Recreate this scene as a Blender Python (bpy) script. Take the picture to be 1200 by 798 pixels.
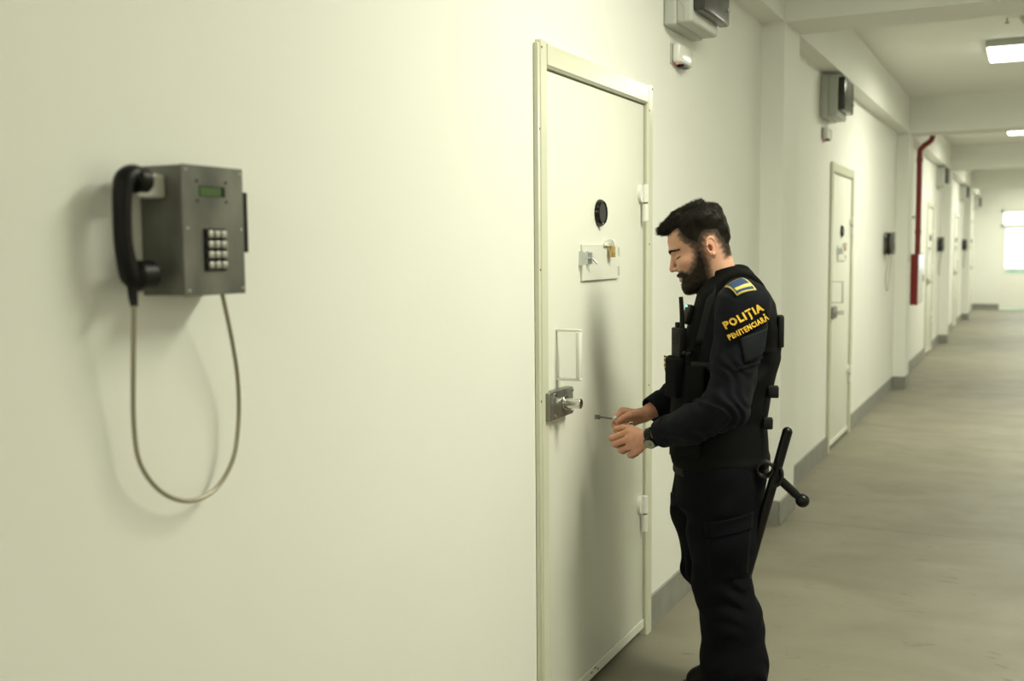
import bpy, bmesh, math
import numpy as np
from mathutils import Vector, Matrix

# ------------------------------------------------------------------ reset
for o in list(bpy.data.objects):
    bpy.data.objects.remove(o)
S = bpy.context.scene
COL = S.collection

# ------------------------------------------------------------------ camera
def camera_axes(yaw, pitch, roll):
    cy, sy, cp, sp = math.cos(yaw), math.sin(yaw), math.cos(pitch), math.sin(pitch)
    f = Vector((-sy * cp, cy * cp, -sp)); r = Vector((cy, sy, 0)); u = r.cross(f)
    cr, sr = math.cos(roll), math.sin(roll)
    return r * cr + u * sr, u * cr - r * sr, f
CAM = Vector((1.39, 0.0, 1.5608))
r_, u_, f_ = camera_axes(0.4552, 0.0842, -0.0084)
cam_d = bpy.data.cameras.new('camera'); cam = bpy.data.objects.new('camera', cam_d); COL.objects.link(cam)
cam.matrix_world = Matrix(((r_.x, u_.x, -f_.x, CAM.x), (r_.y, u_.y, -f_.y, CAM.y), (r_.z, u_.z, -f_.z, CAM.z), (0, 0, 0, 1)))
cam_d.sensor_width = 36; cam_d.lens = 1252.0 * 36 / 1200; cam_d.clip_start = 0.02
cam_d.dof.use_dof = True; cam_d.dof.focus_distance = 3.5; cam_d.dof.aperture_fstop = 2.6
S.camera = cam

# ------------------------------------------------------------------ world, exposure
PANEL_WATT = 73
PANEL_TINT = (1.0, 1.0, 0.79)
W = bpy.data.worlds.new('overcast_sky'); S.world = W; W.use_nodes = True
W.node_tree.nodes['Background'].inputs[0].default_value = (0.86, 0.94, 1.0, 1)
W.node_tree.nodes['Background'].inputs[1].default_value = 2.8
S.view_settings.view_transform = 'Standard'; S.view_settings.look = 'None'
S.view_settings.gamma = 1; S.view_settings.use_curve_mapping = False
S.view_settings.exposure = 0.0

# ------------------------------------------------------------------ materials
MATS = {}
def mat(name, col, rough=0.5, metal=0.0, spec=0.5, emis=None, estr=0, var=0.0, vscale=6.0, bump=0.0, bscale=60.0, vcol=None, stretch=None, sheen=0.0, coat=0.0):
    if name in MATS: return MATS[name]
    m = bpy.data.materials.new(name); m.use_nodes = True
    nt = m.node_tree; b = nt.nodes['Principled BSDF']
    b.inputs['Base Color'].default_value = (*col, 1); b.inputs['Roughness'].default_value = rough
    b.inputs['Metallic'].default_value = metal; b.inputs['Specular IOR Level'].default_value = spec
    if sheen: b.inputs['Sheen Weight'].default_value = sheen
    if coat: b.inputs['Coat Weight'].default_value = coat
    if emis:
        b.inputs['Emission Color'].default_value = (*emis, 1); b.inputs['Emission Strength'].default_value = estr
    tc = nt.nodes.new('ShaderNodeTexCoord'); mp = nt.nodes.new('ShaderNodeMapping')
    nt.links.new(tc.outputs['Object'], mp.inputs[0])
    if stretch: mp.inputs['Scale'].default_value = stretch
    if var:
        n = nt.nodes.new('ShaderNodeTexNoise'); n.inputs['Scale'].default_value = vscale; n.inputs['Detail'].default_value = 6
        nt.links.new(mp.outputs[0], n.inputs['Vector'])
        rp = nt.nodes.new('ShaderNodeValToRGB')
        rp.color_ramp.elements[0].position = 0.3; rp.color_ramp.elements[1].position = 0.7
        rp.color_ramp.elements[0].color = (*[c * (1 - var) for c in col], 1)
        rp.color_ramp.elements[1].color = (*[min(1, c * (1 + var)) for c in col], 1)
        nt.links.new(n.outputs['Fac'], rp.inputs[0]); nt.links.new(rp.outputs[0], b.inputs['Base Color'])
    if vcol:
        a = nt.nodes.new('ShaderNodeAttribute'); a.attribute_name = vcol
        nt.links.new(a.outputs['Color'], b.inputs['Base Color'])
    if bump:
        n2 = nt.nodes.new('ShaderNodeTexNoise'); n2.inputs['Scale'].default_value = bscale; n2.inputs['Detail'].default_value = 4
        nt.links.new(mp.outputs[0], n2.inputs['Vector'])
        bp = nt.nodes.new('ShaderNodeBump'); bp.inputs['Strength'].default_value = bump; bp.inputs['Distance'].default_value = 0.004
        nt.links.new(n2.outputs['Fac'], bp.inputs['Height']); nt.links.new(bp.outputs[0], b.inputs['Normal'])
    MATS[name] = m
    return m

M_WALL = mat('wall_paint', (0.825, 0.828, 0.78), 0.62, spec=0.3, var=0.015, vscale=1.5, bump=0.12, bscale=45)
M_CEIL = mat('ceiling_paint', (0.84, 0.845, 0.80), 0.8, spec=0.2, var=0.02, vscale=1.2)
M_BASE = mat('skirting_paint', (0.255, 0.255, 0.23), 0.45, var=0.12, vscale=9)
M_DOOR = mat('door_enamel', (0.775, 0.78, 0.70), 0.5, spec=0.25, var=0.012, vscale=2.0)
M_FRAME = mat('frame_enamel', (0.66, 0.665, 0.53), 0.25, spec=0.5)
M_HARD = mat('white_enamel', (0.84, 0.84, 0.79), 0.25)
M_STEEL = mat('brushed_steel', (0.155, 0.155, 0.137), 0.45, metal=0.5, var=0.5, vscale=10, bump=0.04, bscale=200, stretch=(1, 1, 0.5))
M_STEEL2 = mat('lock_steel', (0.26, 0.26, 0.23), 0.38, metal=0.75, var=0.12, vscale=30)
M_CHROME = mat('polished_steel', (0.72, 0.72, 0.69), 0.22, metal=1.0)
M_GALV = mat('galvanised_steel', (0.62, 0.64, 0.64), 0.35, metal=0.8)
M_ARMOUR = mat('cord_armour', (0.36, 0.33, 0.26), 0.42, metal=0.75)
M_BLACK = mat('black_plastic', (0.006, 0.006, 0.0055), 0.4, spec=0.2)
M_BLACKG = mat('black_gloss', (0.006, 0.006, 0.006), 0.15)
M_GREYPL = mat('grey_plastic', (0.50, 0.515, 0.475), 0.45, spec=0.4)
M_SMOKE = mat('smoked_plastic', (0.035, 0.037, 0.033), 0.18, spec=0.5)
M_WHITEPL = mat('white_plastic', (0.78, 0.79, 0.75), 0.18)
M_CRADLE = mat('cradle_plastic', (0.62, 0.63, 0.58), 0.4)
M_KEY = mat('key_steel', (0.42, 0.42, 0.39), 0.4, metal=0.9)
M_DARKST = mat('dark_steel', (0.13, 0.13, 0.12), 0.35, metal=0.8)
M_LCD = mat('lcd_green', (0.06, 0.115, 0.035), 0.25, var=0.1, vscale=40)
M_BRASS = mat('brass', (0.60, 0.43, 0.16), 0.3, metal=0.9)
M_RED = mat('red_paint', (0.22, 0.012, 0.010), 0.4)
M_LEDR = mat('red_led', (0.8, 0.05, 0.04), 0.3, emis=(1, 0.08, 0.06), estr=2)
M_LEDG = mat('green_led', (0.05, 0.5, 0.3), 0.3, emis=(0.15, 1, 0.6), estr=2)
M_RUST = mat('rust_spot', (0.22, 0.10, 0.06), 0.8)
M_DIFF = mat('light_diffuser', (0.9, 0.9, 0.85), 0.4, emis=(1.0, 0.99, 0.86), estr=5)
M_GRASS = mat('grass', (0.17, 0.23, 0.10), 0.9, var=0.4, vscale=2)

def floor_material():
    m = bpy.data.materials.new('polished_concrete'); m.use_nodes = True; nt = m.node_tree; b = nt.nodes['Principled BSDF']
    tc = nt.nodes.new('ShaderNodeTexCoord')
    def noise(sc, det, stretch=(1, 1, 1), dist=0.0):
        mp = nt.nodes.new('ShaderNodeMapping'); mp.inputs['Scale'].default_value = stretch
        nt.links.new(tc.outputs['Object'], mp.inputs[0])
        n = nt.nodes.new('ShaderNodeTexNoise'); n.inputs['Scale'].default_value = sc; n.inputs['Detail'].default_value = det
        n.inputs['Distortion'].default_value = dist
        nt.links.new(mp.outputs[0], n.inputs['Vector']); return n
    n1 = noise(1.6, 8, (1, 1.5, 1), 0.6)
    r1 = nt.nodes.new('ShaderNodeValToRGB')
    r1.color_ramp.elements[0].position = 0.32; r1.color_ramp.elements[0].color = (0.20, 0.187, 0.138, 1)
    r1.color_ramp.elements[1].position = 0.70; r1.color_ramp.elements[1].color = (0.265, 0.25, 0.192, 1)
    nt.links.new(n1.outputs['Fac'], r1.inputs[0])
    n2 = noise(9, 5, (1.0, 1.6, 1), 1.2)
    r2 = nt.nodes.new('ShaderNodeValToRGB')
    r2.color_ramp.elements[0].position = 0.27; r2.color_ramp.elements[0].color = (0.62, 0.58, 0.5, 1)
    r2.color_ramp.elements[1].position = 0.36; r2.color_ramp.elements[1].color = (1, 1, 1, 1)
    nt.links.new(n2.outputs['Fac'], r2.inputs[0])
    mx = nt.nodes.new('ShaderNodeMix'); mx.data_type = 'RGBA'; mx.blend_type = 'MULTIPLY'; mx.inputs[0].default_value = 0.65
    nt.links.new(r1.outputs[0], mx.inputs[6]); nt.links.new(r2.outputs[0], mx.inputs[7])
    nt.links.new(mx.outputs[2], b.inputs['Base Color'])
    n3 = noise(5, 6)
    r3 = nt.nodes.new('ShaderNodeMapRange'); r3.inputs[3].default_value = 0.42; r3.inputs[4].default_value = 0.62
    nt.links.new(n3.outputs['Fac'], r3.inputs[0]); nt.links.new(r3.outputs[0], b.inputs['Roughness'])
    b.inputs['Specular IOR Level'].default_value = 0.4
    return m
M_FLOOR = floor_material()

def glass_material():
    m = bpy.data.materials.new('window_glass'); m.use_nodes = True; nt = m.node_tree
    out = nt.nodes['Material Output']; nt.nodes.remove(nt.nodes['Principled BSDF'])
    t = nt.nodes.new('ShaderNodeBsdfTransparent'); g = nt.nodes.new('ShaderNodeBsdfGlossy'); g.inputs['Roughness'].default_value = 0.02
    mx = nt.nodes.new('ShaderNodeMixShader'); mx.inputs[0].default_value = 0.06
    nt.links.new(t.outputs[0], mx.inputs[1]); nt.links.new(g.outputs[0], mx.inputs[2]); nt.links.new(mx.outputs[0], out.inputs[0])
    return m
M_GLASS = glass_material()

# ------------------------------------------------------------------ mesh helpers
def obj(name, bm, m, parent=None, smooth=False, loc=None):
    me = bpy.data.meshes.new(name); bm.normal_update(); bm.to_mesh(me); bm.free()
    me.materials.append(m)
    if smooth:
        me.polygons.foreach_set('use_smooth', [True] * len(me.polygons))
        try: me.set_sharp_from_angle(angle=math.radians(38))
        except Exception: pass
    o = bpy.data.objects.new(name, me); COL.objects.link(o)
    if parent is not None: o.parent = parent
    if loc is not None: o.location = loc
    return o
def empty(name, loc=(0, 0, 0), rz=0.0):
    o = bpy.data.objects.new(name, None); COL.objects.link(o); o.location = loc; o.rotation_euler = (0, 0, rz)
    o.empty_display_size = 0.1
    return o
def tag(o, label=None, cat=None, group=None, kind=None):
    if label: o['label'] = label
    if cat: o['category'] = cat
    if group: o['group'] = group
    if kind: o['kind'] = kind
    return o
def copy_tree(o, parent=None):
    c = o.copy(); COL.objects.link(c); c.parent = parent
    for ch in list(o.children): copy_tree(ch, c)
    return c
def box(bm, x0, x1, y0, y1, z0, z1, bev=0.0, seg=2, mtx=None):
    t = bmesh.new(); bmesh.ops.create_cube(t, size=1)
    for v in t.verts:
        v.co = Vector(((x0 + x1) / 2 + v.co.x * (x1 - x0), (y0 + y1) / 2 + v.co.y * (y1 - y0), (z0 + z1) / 2 + v.co.z * (z1 - z0)))
    if bev: bmesh.ops.bevel(t, geom=list(t.edges), offset=bev, segments=seg, affect='EDGES', profile=0.5)
    merge(bm, t, mtx)
    return bm
def merge(bm, t, mtx=None):
    if mtx is not None: bmesh.ops.transform(t, matrix=mtx, verts=t.verts)
    me = bpy.data.meshes.new('tmp'); t.to_mesh(me); t.free(); bm.from_mesh(me); bpy.data.meshes.remove(me)
def cyl(bm, p0, p1, r0, r1=None, n=20, bev=0.0):
    p0, p1 = Vector(p0), Vector(p1); r1 = r0 if r1 is None else r1
    d = p1 - p0; L = d.length
    t = bmesh.new(); bmesh.ops.create_cone(t, cap_ends=True, segments=n, radius1=r0, radius2=r1, depth=L)
    if bev:
        ed = [e for e in t.edges if len(e.link_faces) == 2 and any(len(f.verts) > 4 for f in e.link_faces)]
        bmesh.ops.bevel(t, geom=ed, offset=bev, segments=2, affect='EDGES')
    q = d.to_track_quat('Z', 'Y').to_matrix().to_4x4()
    merge(bm, t, Matrix.Translation((p0 + p1) / 2) @ q)
    return bm
def ball(bm, c, r, sx=1, sy=1, sz=1, n=20):
    t = bmesh.new(); bmesh.ops.create_uvsphere(t, u_segments=n, v_segments=max(8, n // 2), radius=r)
    merge(bm, t, Matrix.Translation(c) @ Matrix.Diagonal((sx, sy, sz, 1)))
    return bm
def tube(bm, pts, r, n=10, smooth=4, closed=False, radii=None):
    P = [Vector(p) for p in pts]
    if smooth:
        Q = []; m = len(P)
        rng = range(m) if closed else range(m - 1)
        for i in rng:
            a, b, c, d = (P[(i - 1) % m], P[i], P[(i + 1) % m], P[(i + 2) % m]) if closed else (P[max(i - 1, 0)], P[i], P[i + 1], P[min(i + 2, m - 1)])
            for k in range(smooth):
                t = k / smooth
                Q.append(0.5 * ((2 * b) + (c - a) * t + (2 * a - 5 * b + 4 * c - d) * t * t + (3 * b - a - 3 * c + d) * t ** 3))
        if not closed: Q.append(P[-1])
        P = Q
    rings = []; up = None; m = len(P)
    for i, p in enumerate(P):
        d = (P[(i + 1) % m] - P[i - 1]) if closed else (P[min(i + 1, m - 1)] - P[max(i - 1, 0)])
        d.normalize()
        if up is None:
            up = Vector((0, 0, 1)) if abs(d.z) < 0.9 else Vector((1, 0, 0))
        up = (up - d * up.dot(d)).normalized(); s = d.cross(up)
        rr = r if radii is None else np.interp(i / (m - 1), np.linspace(0, 1, len(radii)), radii)
        rings.append([bm.verts.new(p + (up * math.cos(2 * math.pi * k / n) + s * math.sin(2 * math.pi * k / n)) * rr) for k in range(n)])
    cnt = m if closed else m - 1
    for i in range(cnt):
        A, B = rings[i], rings[(i + 1) % m]
        for k in range(n):
            bm.faces.new((A[k], A[(k + 1) % n], B[(k + 1) % n], B[k]))
    if not closed:
        bm.faces.new(rings[0][::-1]); bm.faces.new(rings[-1])
    bmesh.ops.recalc_face_normals(bm, faces=bm.faces)
    return bm
def prism(bm, poly, axis, a0, a1):
    """extrude a 2D polygon; axis 'x': poly in (y,z), 'y': (x,z), 'z': (x,y)"""
    def P(q, a):
        return {'x': (a, q[0], q[1]), 'y': (q[0], a, q[1]), 'z': (q[0], q[1], a)}[axis]
    A = [bm.verts.new(P(q, a0)) for q in poly]; B = [bm.verts.new(P(q, a1)) for q in poly]
    n = len(poly)
    bm.faces.new(A); bm.faces.new(B[::-1])
    for i in range(n): bm.faces.new((A[i], B[i], B[(i + 1) % n], A[(i + 1) % n]))
    bmesh.ops.recalc_face_normals(bm, faces=bm.faces)
    return bm
N = bmesh.new

# ------------------------------------------------------------------ distance-field shapes
f4 = np.float32
def sstep(a, b, x):
    t = np.clip((x - a) / (b - a), 0, 1); return t * t * (3 - 2 * t)
def smin(a, b, k):
    h = np.clip(0.5 + 0.5 * (b - a) / k, 0, 1); return b + (a - b) * h - k * h * (1 - h)
def smax(a, b, k): return -smin(-a, -b, k)
def rcone(P, a, b, ra, rb, flat=None):
    """capsule with two radii; flat = (axis vector, factor) thins it along one axis"""
    X, Y, Z = P; a = np.array(a, f4); b = np.array(b, f4); d = b - a; L2 = float(d @ d) + 1e-12
    px, py, pz = X - a[0], Y - a[1], Z - a[2]
    t = np.clip((px * d[0] + py * d[1] + pz * d[2]) / L2, 0, 1)
    px, py, pz = px - t * d[0], py - t * d[1], pz - t * d[2]
    if flat is not None:
        n, k = np.array(flat[0], f4), flat[1]; n = n / np.linalg.norm(n)
        q = (px * n[0] + py * n[1] + pz * n[2]) * (k - 1)
        px, py, pz = px + n[0] * q, py + n[1] * q, pz + n[2] * q
    return np.sqrt(px * px + py * py + pz * pz) - (ra + (rb - ra) * t)
def chain(P, pts, rad, k=0.004):
    d = None
    for i in range(len(pts) - 1):
        e = rcone(P, pts[i], pts[i + 1], rad[i], rad[i + 1]); d = e if d is None else smin(d, e, k)
    return d
def ell(P, c, s, rot=None):
    x, y, z = P[0] - c[0], P[1] - c[1], P[2] - c[2]
    if rot is not None: x, y, z = (rot[0][0] * x + rot[0][1] * y + rot[0][2] * z, rot[1][0] * x + rot[1][1] * y + rot[1][2] * z, rot[2][0] * x + rot[2][1] * y + rot[2][2] * z)
    k = np.sqrt((x / s[0]) ** 2 + (y / s[1]) ** 2 + (z / s[2]) ** 2)
    return (k - 1) * min(s)
def rbox(P, c, h, r, rot=None):
    x, y, z = P[0] - c[0], P[1] - c[1], P[2] - c[2]
    if rot is not None: x, y, z = (rot[0][0] * x + rot[0][1] * y + rot[0][2] * z, rot[1][0] * x + rot[1][1] * y + rot[1][2] * z, rot[2][0] * x + rot[2][1] * y + rot[2][2] * z)
    x, y, z = abs(x) - h[0] + r, abs(y) - h[1] + r, abs(z) - h[2] + r
    return np.sqrt(np.maximum(x, 0) ** 2 + np.maximum(y, 0) ** 2 + np.maximum(z, 0) ** 2) + np.minimum(np.maximum(np.maximum(x, y), z), 0) - r
def loft(P, tab, n=2.3):
    """tab rows: height, front, back, half width"""
    X, Y, Z = P; T = np.array(tab[::-1] if tab[0][0] > tab[-1][0] else tab, float)
    fr = np.interp(Z, T[:, 0], T[:, 1]).astype(f4); bk = np.interp(Z, T[:, 0], T[:, 2]).astype(f4); w = np.interp(Z, T[:, 0], T[:, 3]).astype(f4)
    A = (fr - bk) / 2; c = (fr + bk) / 2
    q = (np.abs((X - c) / A) ** n + np.abs(Y / w) ** n) ** (1 / n)
    d = (q - 1) * np.minimum(A, w)
    return np.maximum(d, np.maximum(Z - T[-1, 0], T[0, 0] - Z))
def wob(X, Y, Z, s, seed=0.0):
    r = np.sin(X * s + seed + 1.7 * np.sin(Y * s * 0.7 + seed * 2)) * np.sin(Y * s * 0.9 + 2.1 + 1.3 * np.sin(Z * s * 0.8)) + np.sin(Z * s * 1.1 + seed * 3 + 1.5 * np.sin(X * s * 0.6 + 1))
    return r * 0.5
def nets(f, lo, hi, h):
    ax = [np.arange(lo[i], hi[i] + h, h, dtype=f4) for i in range(3)]
    nx, ny, nz = map(len, ax)
    V = np.empty((nx, ny, nz), f4)
    for i0 in range(0, nx, 24):
        g = np.meshgrid(ax[0][i0:i0 + 24], ax[1], ax[2], indexing='ij'); V[i0:i0 + 24] = f(g)
    sg = V < 0
    c = np.zeros((nx - 1, ny - 1, nz - 1), np.int8)
    for dx in (0, 1):
        for dy in (0, 1):
            for dz in (0, 1): c += sg[dx:nx - 1 + dx, dy:ny - 1 + dy, dz:nz - 1 + dz]
    I = np.argwhere((c > 0) & (c < 8)); cid = np.full(c.shape, -1, np.int32); cid[tuple(I.T)] = np.arange(len(I))
    off = np.array([(x, y, z) for x in (0, 1) for y in (0, 1) for z in (0, 1)])
    val = np.stack([V[tuple((I + o).T)] for o in off], 1)
    acc = np.zeros((len(I), 3)); cnt = np.zeros(len(I))
    for a in range(8):
        for b in range(a + 1, 8):
            if np.abs(off[a] - off[b]).sum() != 1: continue
            m = (val[:, a] < 0) != (val[:, b] < 0)
            t = np.where(m, val[:, a] / np.where(m, val[:, a] - val[:, b], 1), 0)
            acc += np.where(m[:, None], off[a] + t[:, None] * (off[b] - off[a]), 0); cnt += m
    vert = (I + acc / cnt[:, None]) * h + np.array(lo)
    F = []
    for d in range(3):
        e, g = (d + 1) % 3, (d + 2) % 3
        s0 = [slice(None)] * 3; s1 = [slice(None)] * 3; s0[d] = slice(0, -1); s1[d] = slice(1, None)
        A, B = sg[tuple(s0)], sg[tuple(s1)]
        E_ = np.argwhere(A != B); flip = A[tuple(E_.T)]
        ok = (E_[:, e] > 0) & (E_[:, g] > 0) & (E_[:, e] < sg.shape[e] - 1) & (E_[:, g] < sg.shape[g] - 1)
        E_, flip = E_[ok], flip[ok]
        q = []
        for (de, dg) in ((-1, -1), (0, -1), (0, 0), (-1, 0)):
            J = E_.copy(); J[:, e] += de; J[:, g] += dg; q.append(cid[tuple(J.T)])
        q = np.stack(q, 1); q[~flip] = q[~flip][:, ::-1]; F.append(q)
    return vert, np.concatenate(F)
def np_mesh(name, vert, faces, m, parent, smooth=True, color=None):
    me = bpy.data.meshes.new(name)
    me.vertices.add(len(vert)); me.vertices.foreach_set('co', np.ascontiguousarray(vert, f4).ravel())
    k = faces.shape[1]
    me.loops.add(len(faces) * k); me.loops.foreach_set('vertex_index', np.ascontiguousarray(faces, np.int32).ravel())
    me.polygons.add(len(faces)); me.polygons.foreach_set('loop_start', np.arange(0, len(faces) * k, k, dtype=np.int32))
    me.update(calc_edges=True); me.validate()
    if smooth: me.polygons.foreach_set('use_smooth', np.ones(len(me.polygons), bool))
    if color is not None:
        ca = me.color_attributes.new('tone', 'FLOAT_COLOR', 'POINT')
        ca.data.foreach_set('color', np.concatenate([color, np.ones((len(color), 1))], 1).astype(f4).ravel())
    me.materials.append(m)
    o = bpy.data.objects.new(name, me); COL.objects.link(o); o.parent = parent
    return o
def sdf_obj(name, f, lo, hi, h, m, parent):
    v, q = nets(f, lo, hi, h); return np_mesh(name, v, q, m, parent)

# ------------------------------------------------------------------ the corridor
XR = 3.60; YN = -6.4; YF = 29.09; ZC = 3.165; ZS = 2.79; PD = 0.125
PILLARS = [(-0.35, 0.06), (6.0, 6.41), (12.42, 12.83), (18.62, 19.0), (24.75, 25.12)]
DOORS = [3.014, 8.253, 16.15, 21.75, 27.1]
DW = 1.072; DH = 2.20
FB = 0.075                       # half profile of the frame set inside the opening

floor = N()
cuts = [YN - 0.2, 6.12, 12.55, 18.8, 24.9, YF + 0.2]
for a, b in zip(cuts[:-1], cuts[1:]):
    box(floor, -0.3, XR + 0.2, a + 0.002, b - 0.002, -0.1, 0.0)
box(floor, -0.3, XR + 0.2, YN - 0.2, YF + 0.2, -0.2, -0.015)
tag(obj('floor', floor, M_FLOOR), 'worn beige concrete corridor floor with thin dark joints', 'floor', kind='structure')

ceil = N(); box(ceil, -0.3, XR + 0.2, YN - 0.2, YF + 0.2, ZC, ZC + 0.2)
ceiling = tag(obj('ceiling', ceil, M_CEIL), 'plain off-white corridor ceiling between cross beams', 'ceiling', kind='structure')
for a, b in PILLARS:
    bm = N(); box(bm, 0, XR, a, b, ZS, ZC); obj('cross_beam', bm, M_CEIL, ceiling)

wl = N(); y = YN - 0.2
for d in DOORS:
    box(wl, -0.3, 0, y, d + 0.01, 0, ZC); box(wl, -0.3, 0, d + 0.01, d + DW - 0.01, DH - 0.01, ZC); y = d + DW - 0.01
box(wl, -0.3, 0, y, YF + 0.2, 0, ZC)
for d in DOORS: box(wl, -0.3, -0.2, d, d + DW, 0, DH)       # closed cell side behind each leaf
bmesh.ops.remove_doubles(wl, verts=wl.verts, dist=1e-5)
wall_left = tag(obj('wall_left', wl, M_WALL), 'long off-white painted wall with the cell doors', 'wall', kind='structure')
wr = N(); box(wr, XR, XR + 0.2, YN - 0.2, YF + 0.2, 0, ZC)
wall_right = tag(obj('wall_right', wr, M_WALL), 'off-white painted wall opposite the cell doors', 'wall', kind='structure')
trim_no = [0]
def trim(bm, label, cat, group):
    trim_no[0] += 1
    return tag(obj('trim_%d' % trim_no[0], bm, M_WALL), label, cat, group, 'structure')
for a, b in PILLARS:
    bm = N(); box(bm, 0, PD, a, b, 0, ZS); trim(bm, 'shallow off-white pillar standing out from the wall with the cell doors', 'pillar', 'wall pillars on the cell side')
    bm = N(); box(bm, XR - PD, XR, a, b, 0, ZS); trim(bm, 'shallow off-white pillar on the wall opposite the cell doors', 'pillar', 'wall pillars on the opposite side')
ys = [YN] + [v for p in PILLARS for v in p] + [YF]
for a, b in zip(ys[0::2], ys[1::2]):
    bm = N(); box(bm, 0, PD, a, b, ZS, ZC); trim(bm, 'off-white beam along the top of the wall above the cell doors', 'beam', 'edge beams on the cell side')
    bm = N(); box(bm, XR - PD, XR, a, b, ZS, ZC); trim(bm, 'off-white beam along the top of the wall opposite the cell doors', 'beam', 'edge beams on the opposite side')
wn = N(); box(wn, 0, XR, YN - 0.2, YN, 0, ZC)
tag(obj('wall_near', wn, M_WALL), 'off-white painted wall closing the corridor behind the camera', 'wall', kind='structure')
EX0, EX1, EZ = 0.60, 3.00, 2.46       # opening of the end door
wf = N()
box(wf, 0, EX0, YF, YF + 0.2, 0, ZC); box(wf, EX1, XR, YF, YF + 0.2, 0, ZC); box(wf, EX0, EX1, YF, YF + 0.2, EZ, ZC)
tag(obj('wall_far', wf, M_WALL), 'off-white end wall around the glazed exit door', 'wall', kind='structure')

# skirting
BH = 0.135; BT = 0.012
def skirt(x_in, sgn, openings):
    bm = N(); segs = []
    y = YN
    marks = sorted([(a, b, 'p') for a, b in PILLARS] + [(d, d + DW, 'd') for d in openings])
    for a, b, k in marks:
        segs.append((y, a)); y = b
        if k == 'p':
            xa, xb = sorted((x_in + sgn * PD, x_in + sgn * (PD + BT)))
            box(bm, xa, xb, a - BT, b + BT, 0, BH, 0.003, 1)
            for yy0, yy1 in ((a - BT, a), (b, b + BT)):
                xa, xb = sorted((x_in, x_in + sgn * PD)); box(bm, xa, xb, yy0, yy1, 0, BH)
    segs.append((y, YF))
    for a, b in segs:
        xa, xb = sorted((x_in, x_in + sgn * BT)); box(bm, xa, xb, a, b, 0, BH)
    return bm
tag(obj('baseboard_left', skirt(0, 1, DOORS), M_BASE), 'grey painted skirting along the wall with the cell doors', 'skirting', kind='structure')
tag(obj('baseboard_right', skirt(XR, -1, []), M_BASE), 'grey painted skirting along the wall opposite the cell doors', 'skirting', kind='structure')
bm = N(); box(bm, BT, EX0, YF - BT, YF, 0, BH); box(bm, EX1, XR - BT, YF - BT, YF, 0, BH)
tag(obj('baseboard_far', bm, M_BASE), 'grey painted skirting on the end wall beside the exit door', 'skirting', kind='structure')

# end door: glazed double leaf with a transom
d6 = tag(empty('door_6', ((EX0 + EX1) / 2, YF + 0.1, 0)), 'white glazed exit door with a bright transom window at the end of the corridor', 'door', kind='structure')
cx = (EX0 + EX1) / 2; hw = (EX1 - EX0) / 2
def end_bars(bars):
    bm = N()
    for x0, x1, z0, z1, y0, y1 in bars: box(bm, x0, x1, y0, y1, z0, z1)
    return bm
obj('door_frame', end_bars([(-hw, -hw + 0.05, 0, EZ, -0.07, 0.05), (hw - 0.05, hw, 0, EZ, -0.07, 0.05), (-hw, hw, EZ - 0.07, EZ, -0.07, 0.05), (-hw, hw, 2.03, 2.10, -0.07, 0.05)]), M_HARD, d6)
for s in (-1, 1):
    a, b = sorted((0.004 * s, s * (hw - 0.05)))
    lf = obj('door_leaf', end_bars([(a, b, 0.050, 0.87, -0.03, 0.02), (a, b, 1.99, 2.03, -0.03, 0.02), (a, a + 0.06, 0.87, 1.99, -0.03, 0.02), (b - 0.06, b, 0.87, 1.99, -0.03, 0.02)]), M_HARD, d6)
    bm = N(); box(bm, a + 0.06, b - 0.06, -0.008, -0.002, 0.87, 1.99); obj('pane', bm, M_GLASS, lf)
bm = N(); box(bm, -hw + 0.05, hw - 0.05, -0.008, -0.002, 2.10, EZ - 0.07); obj('transom_pane', bm, M_GLASS, d6)
bm = N(); cyl(bm, (-0.05, -0.03, 1.02), (-0.05, -0.08, 1.02), 0.01); cyl(bm, (-0.05, -0.075, 1.02), (-0.17, -0.075, 1.02), 0.009); obj('door_handle', bm, M_GALV, d6, True)
bm = N(); box(bm, -40, 40, YF + 0.25, YF + 60, -0.25, -0.1)
tag(obj('lawn', bm, M_GRASS), 'green grass outside the exit door', 'grass', kind='structure')

# ------------------------------------------------------------------ ceiling lights
def ceiling_light(x, y, label, group=None):
    t = tag(empty('ceiling_light', (x, y, ZC)), label, 'light', group)
    h = 0.31; g = 0.80
    bm = N(); box(bm, -g - 0.012, g + 0.012, -h - 0.012, h + 0.012, -0.055, 0, 0.004, 1); obj('housing', bm, M_GREYPL, t)
    bm = N(); box(bm, -g, g, -h, h, -0.082, -0.0552, 0.012, 2); obj('diffuser', bm, M_DIFF, t, True)
    ld = bpy.data.lights.new('panel_light', 'AREA'); ld.shape = 'RECTANGLE'; ld.size = 1.56; ld.size_y = 0.58; ld.spread = math.radians(176); ld.energy = PANEL_WATT; ld.color = PANEL_TINT
    lo = bpy.data.objects.new('panel_light', ld); COL.objects.link(lo); lo.parent = t; lo.location = (0, 0, -0.0835)
    return t
for y, lab in ((-3.2, 'rectangular ceiling light panel behind the camera'), (3.1, 'rectangular ceiling light panel over the guard'),
               (9.6, 'rectangular white ceiling light panel in the bay of the second cell door'),
               (16.1, 'rectangular white ceiling light panel in the bay past the red pipe'),
               (21.9, 'small far rectangular ceiling light panel in the bay before the last pillar'), (27.2, 'rectangular ceiling light panel nearest the exit door')):
    ceiling_light(1.80, y, lab)

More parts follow.
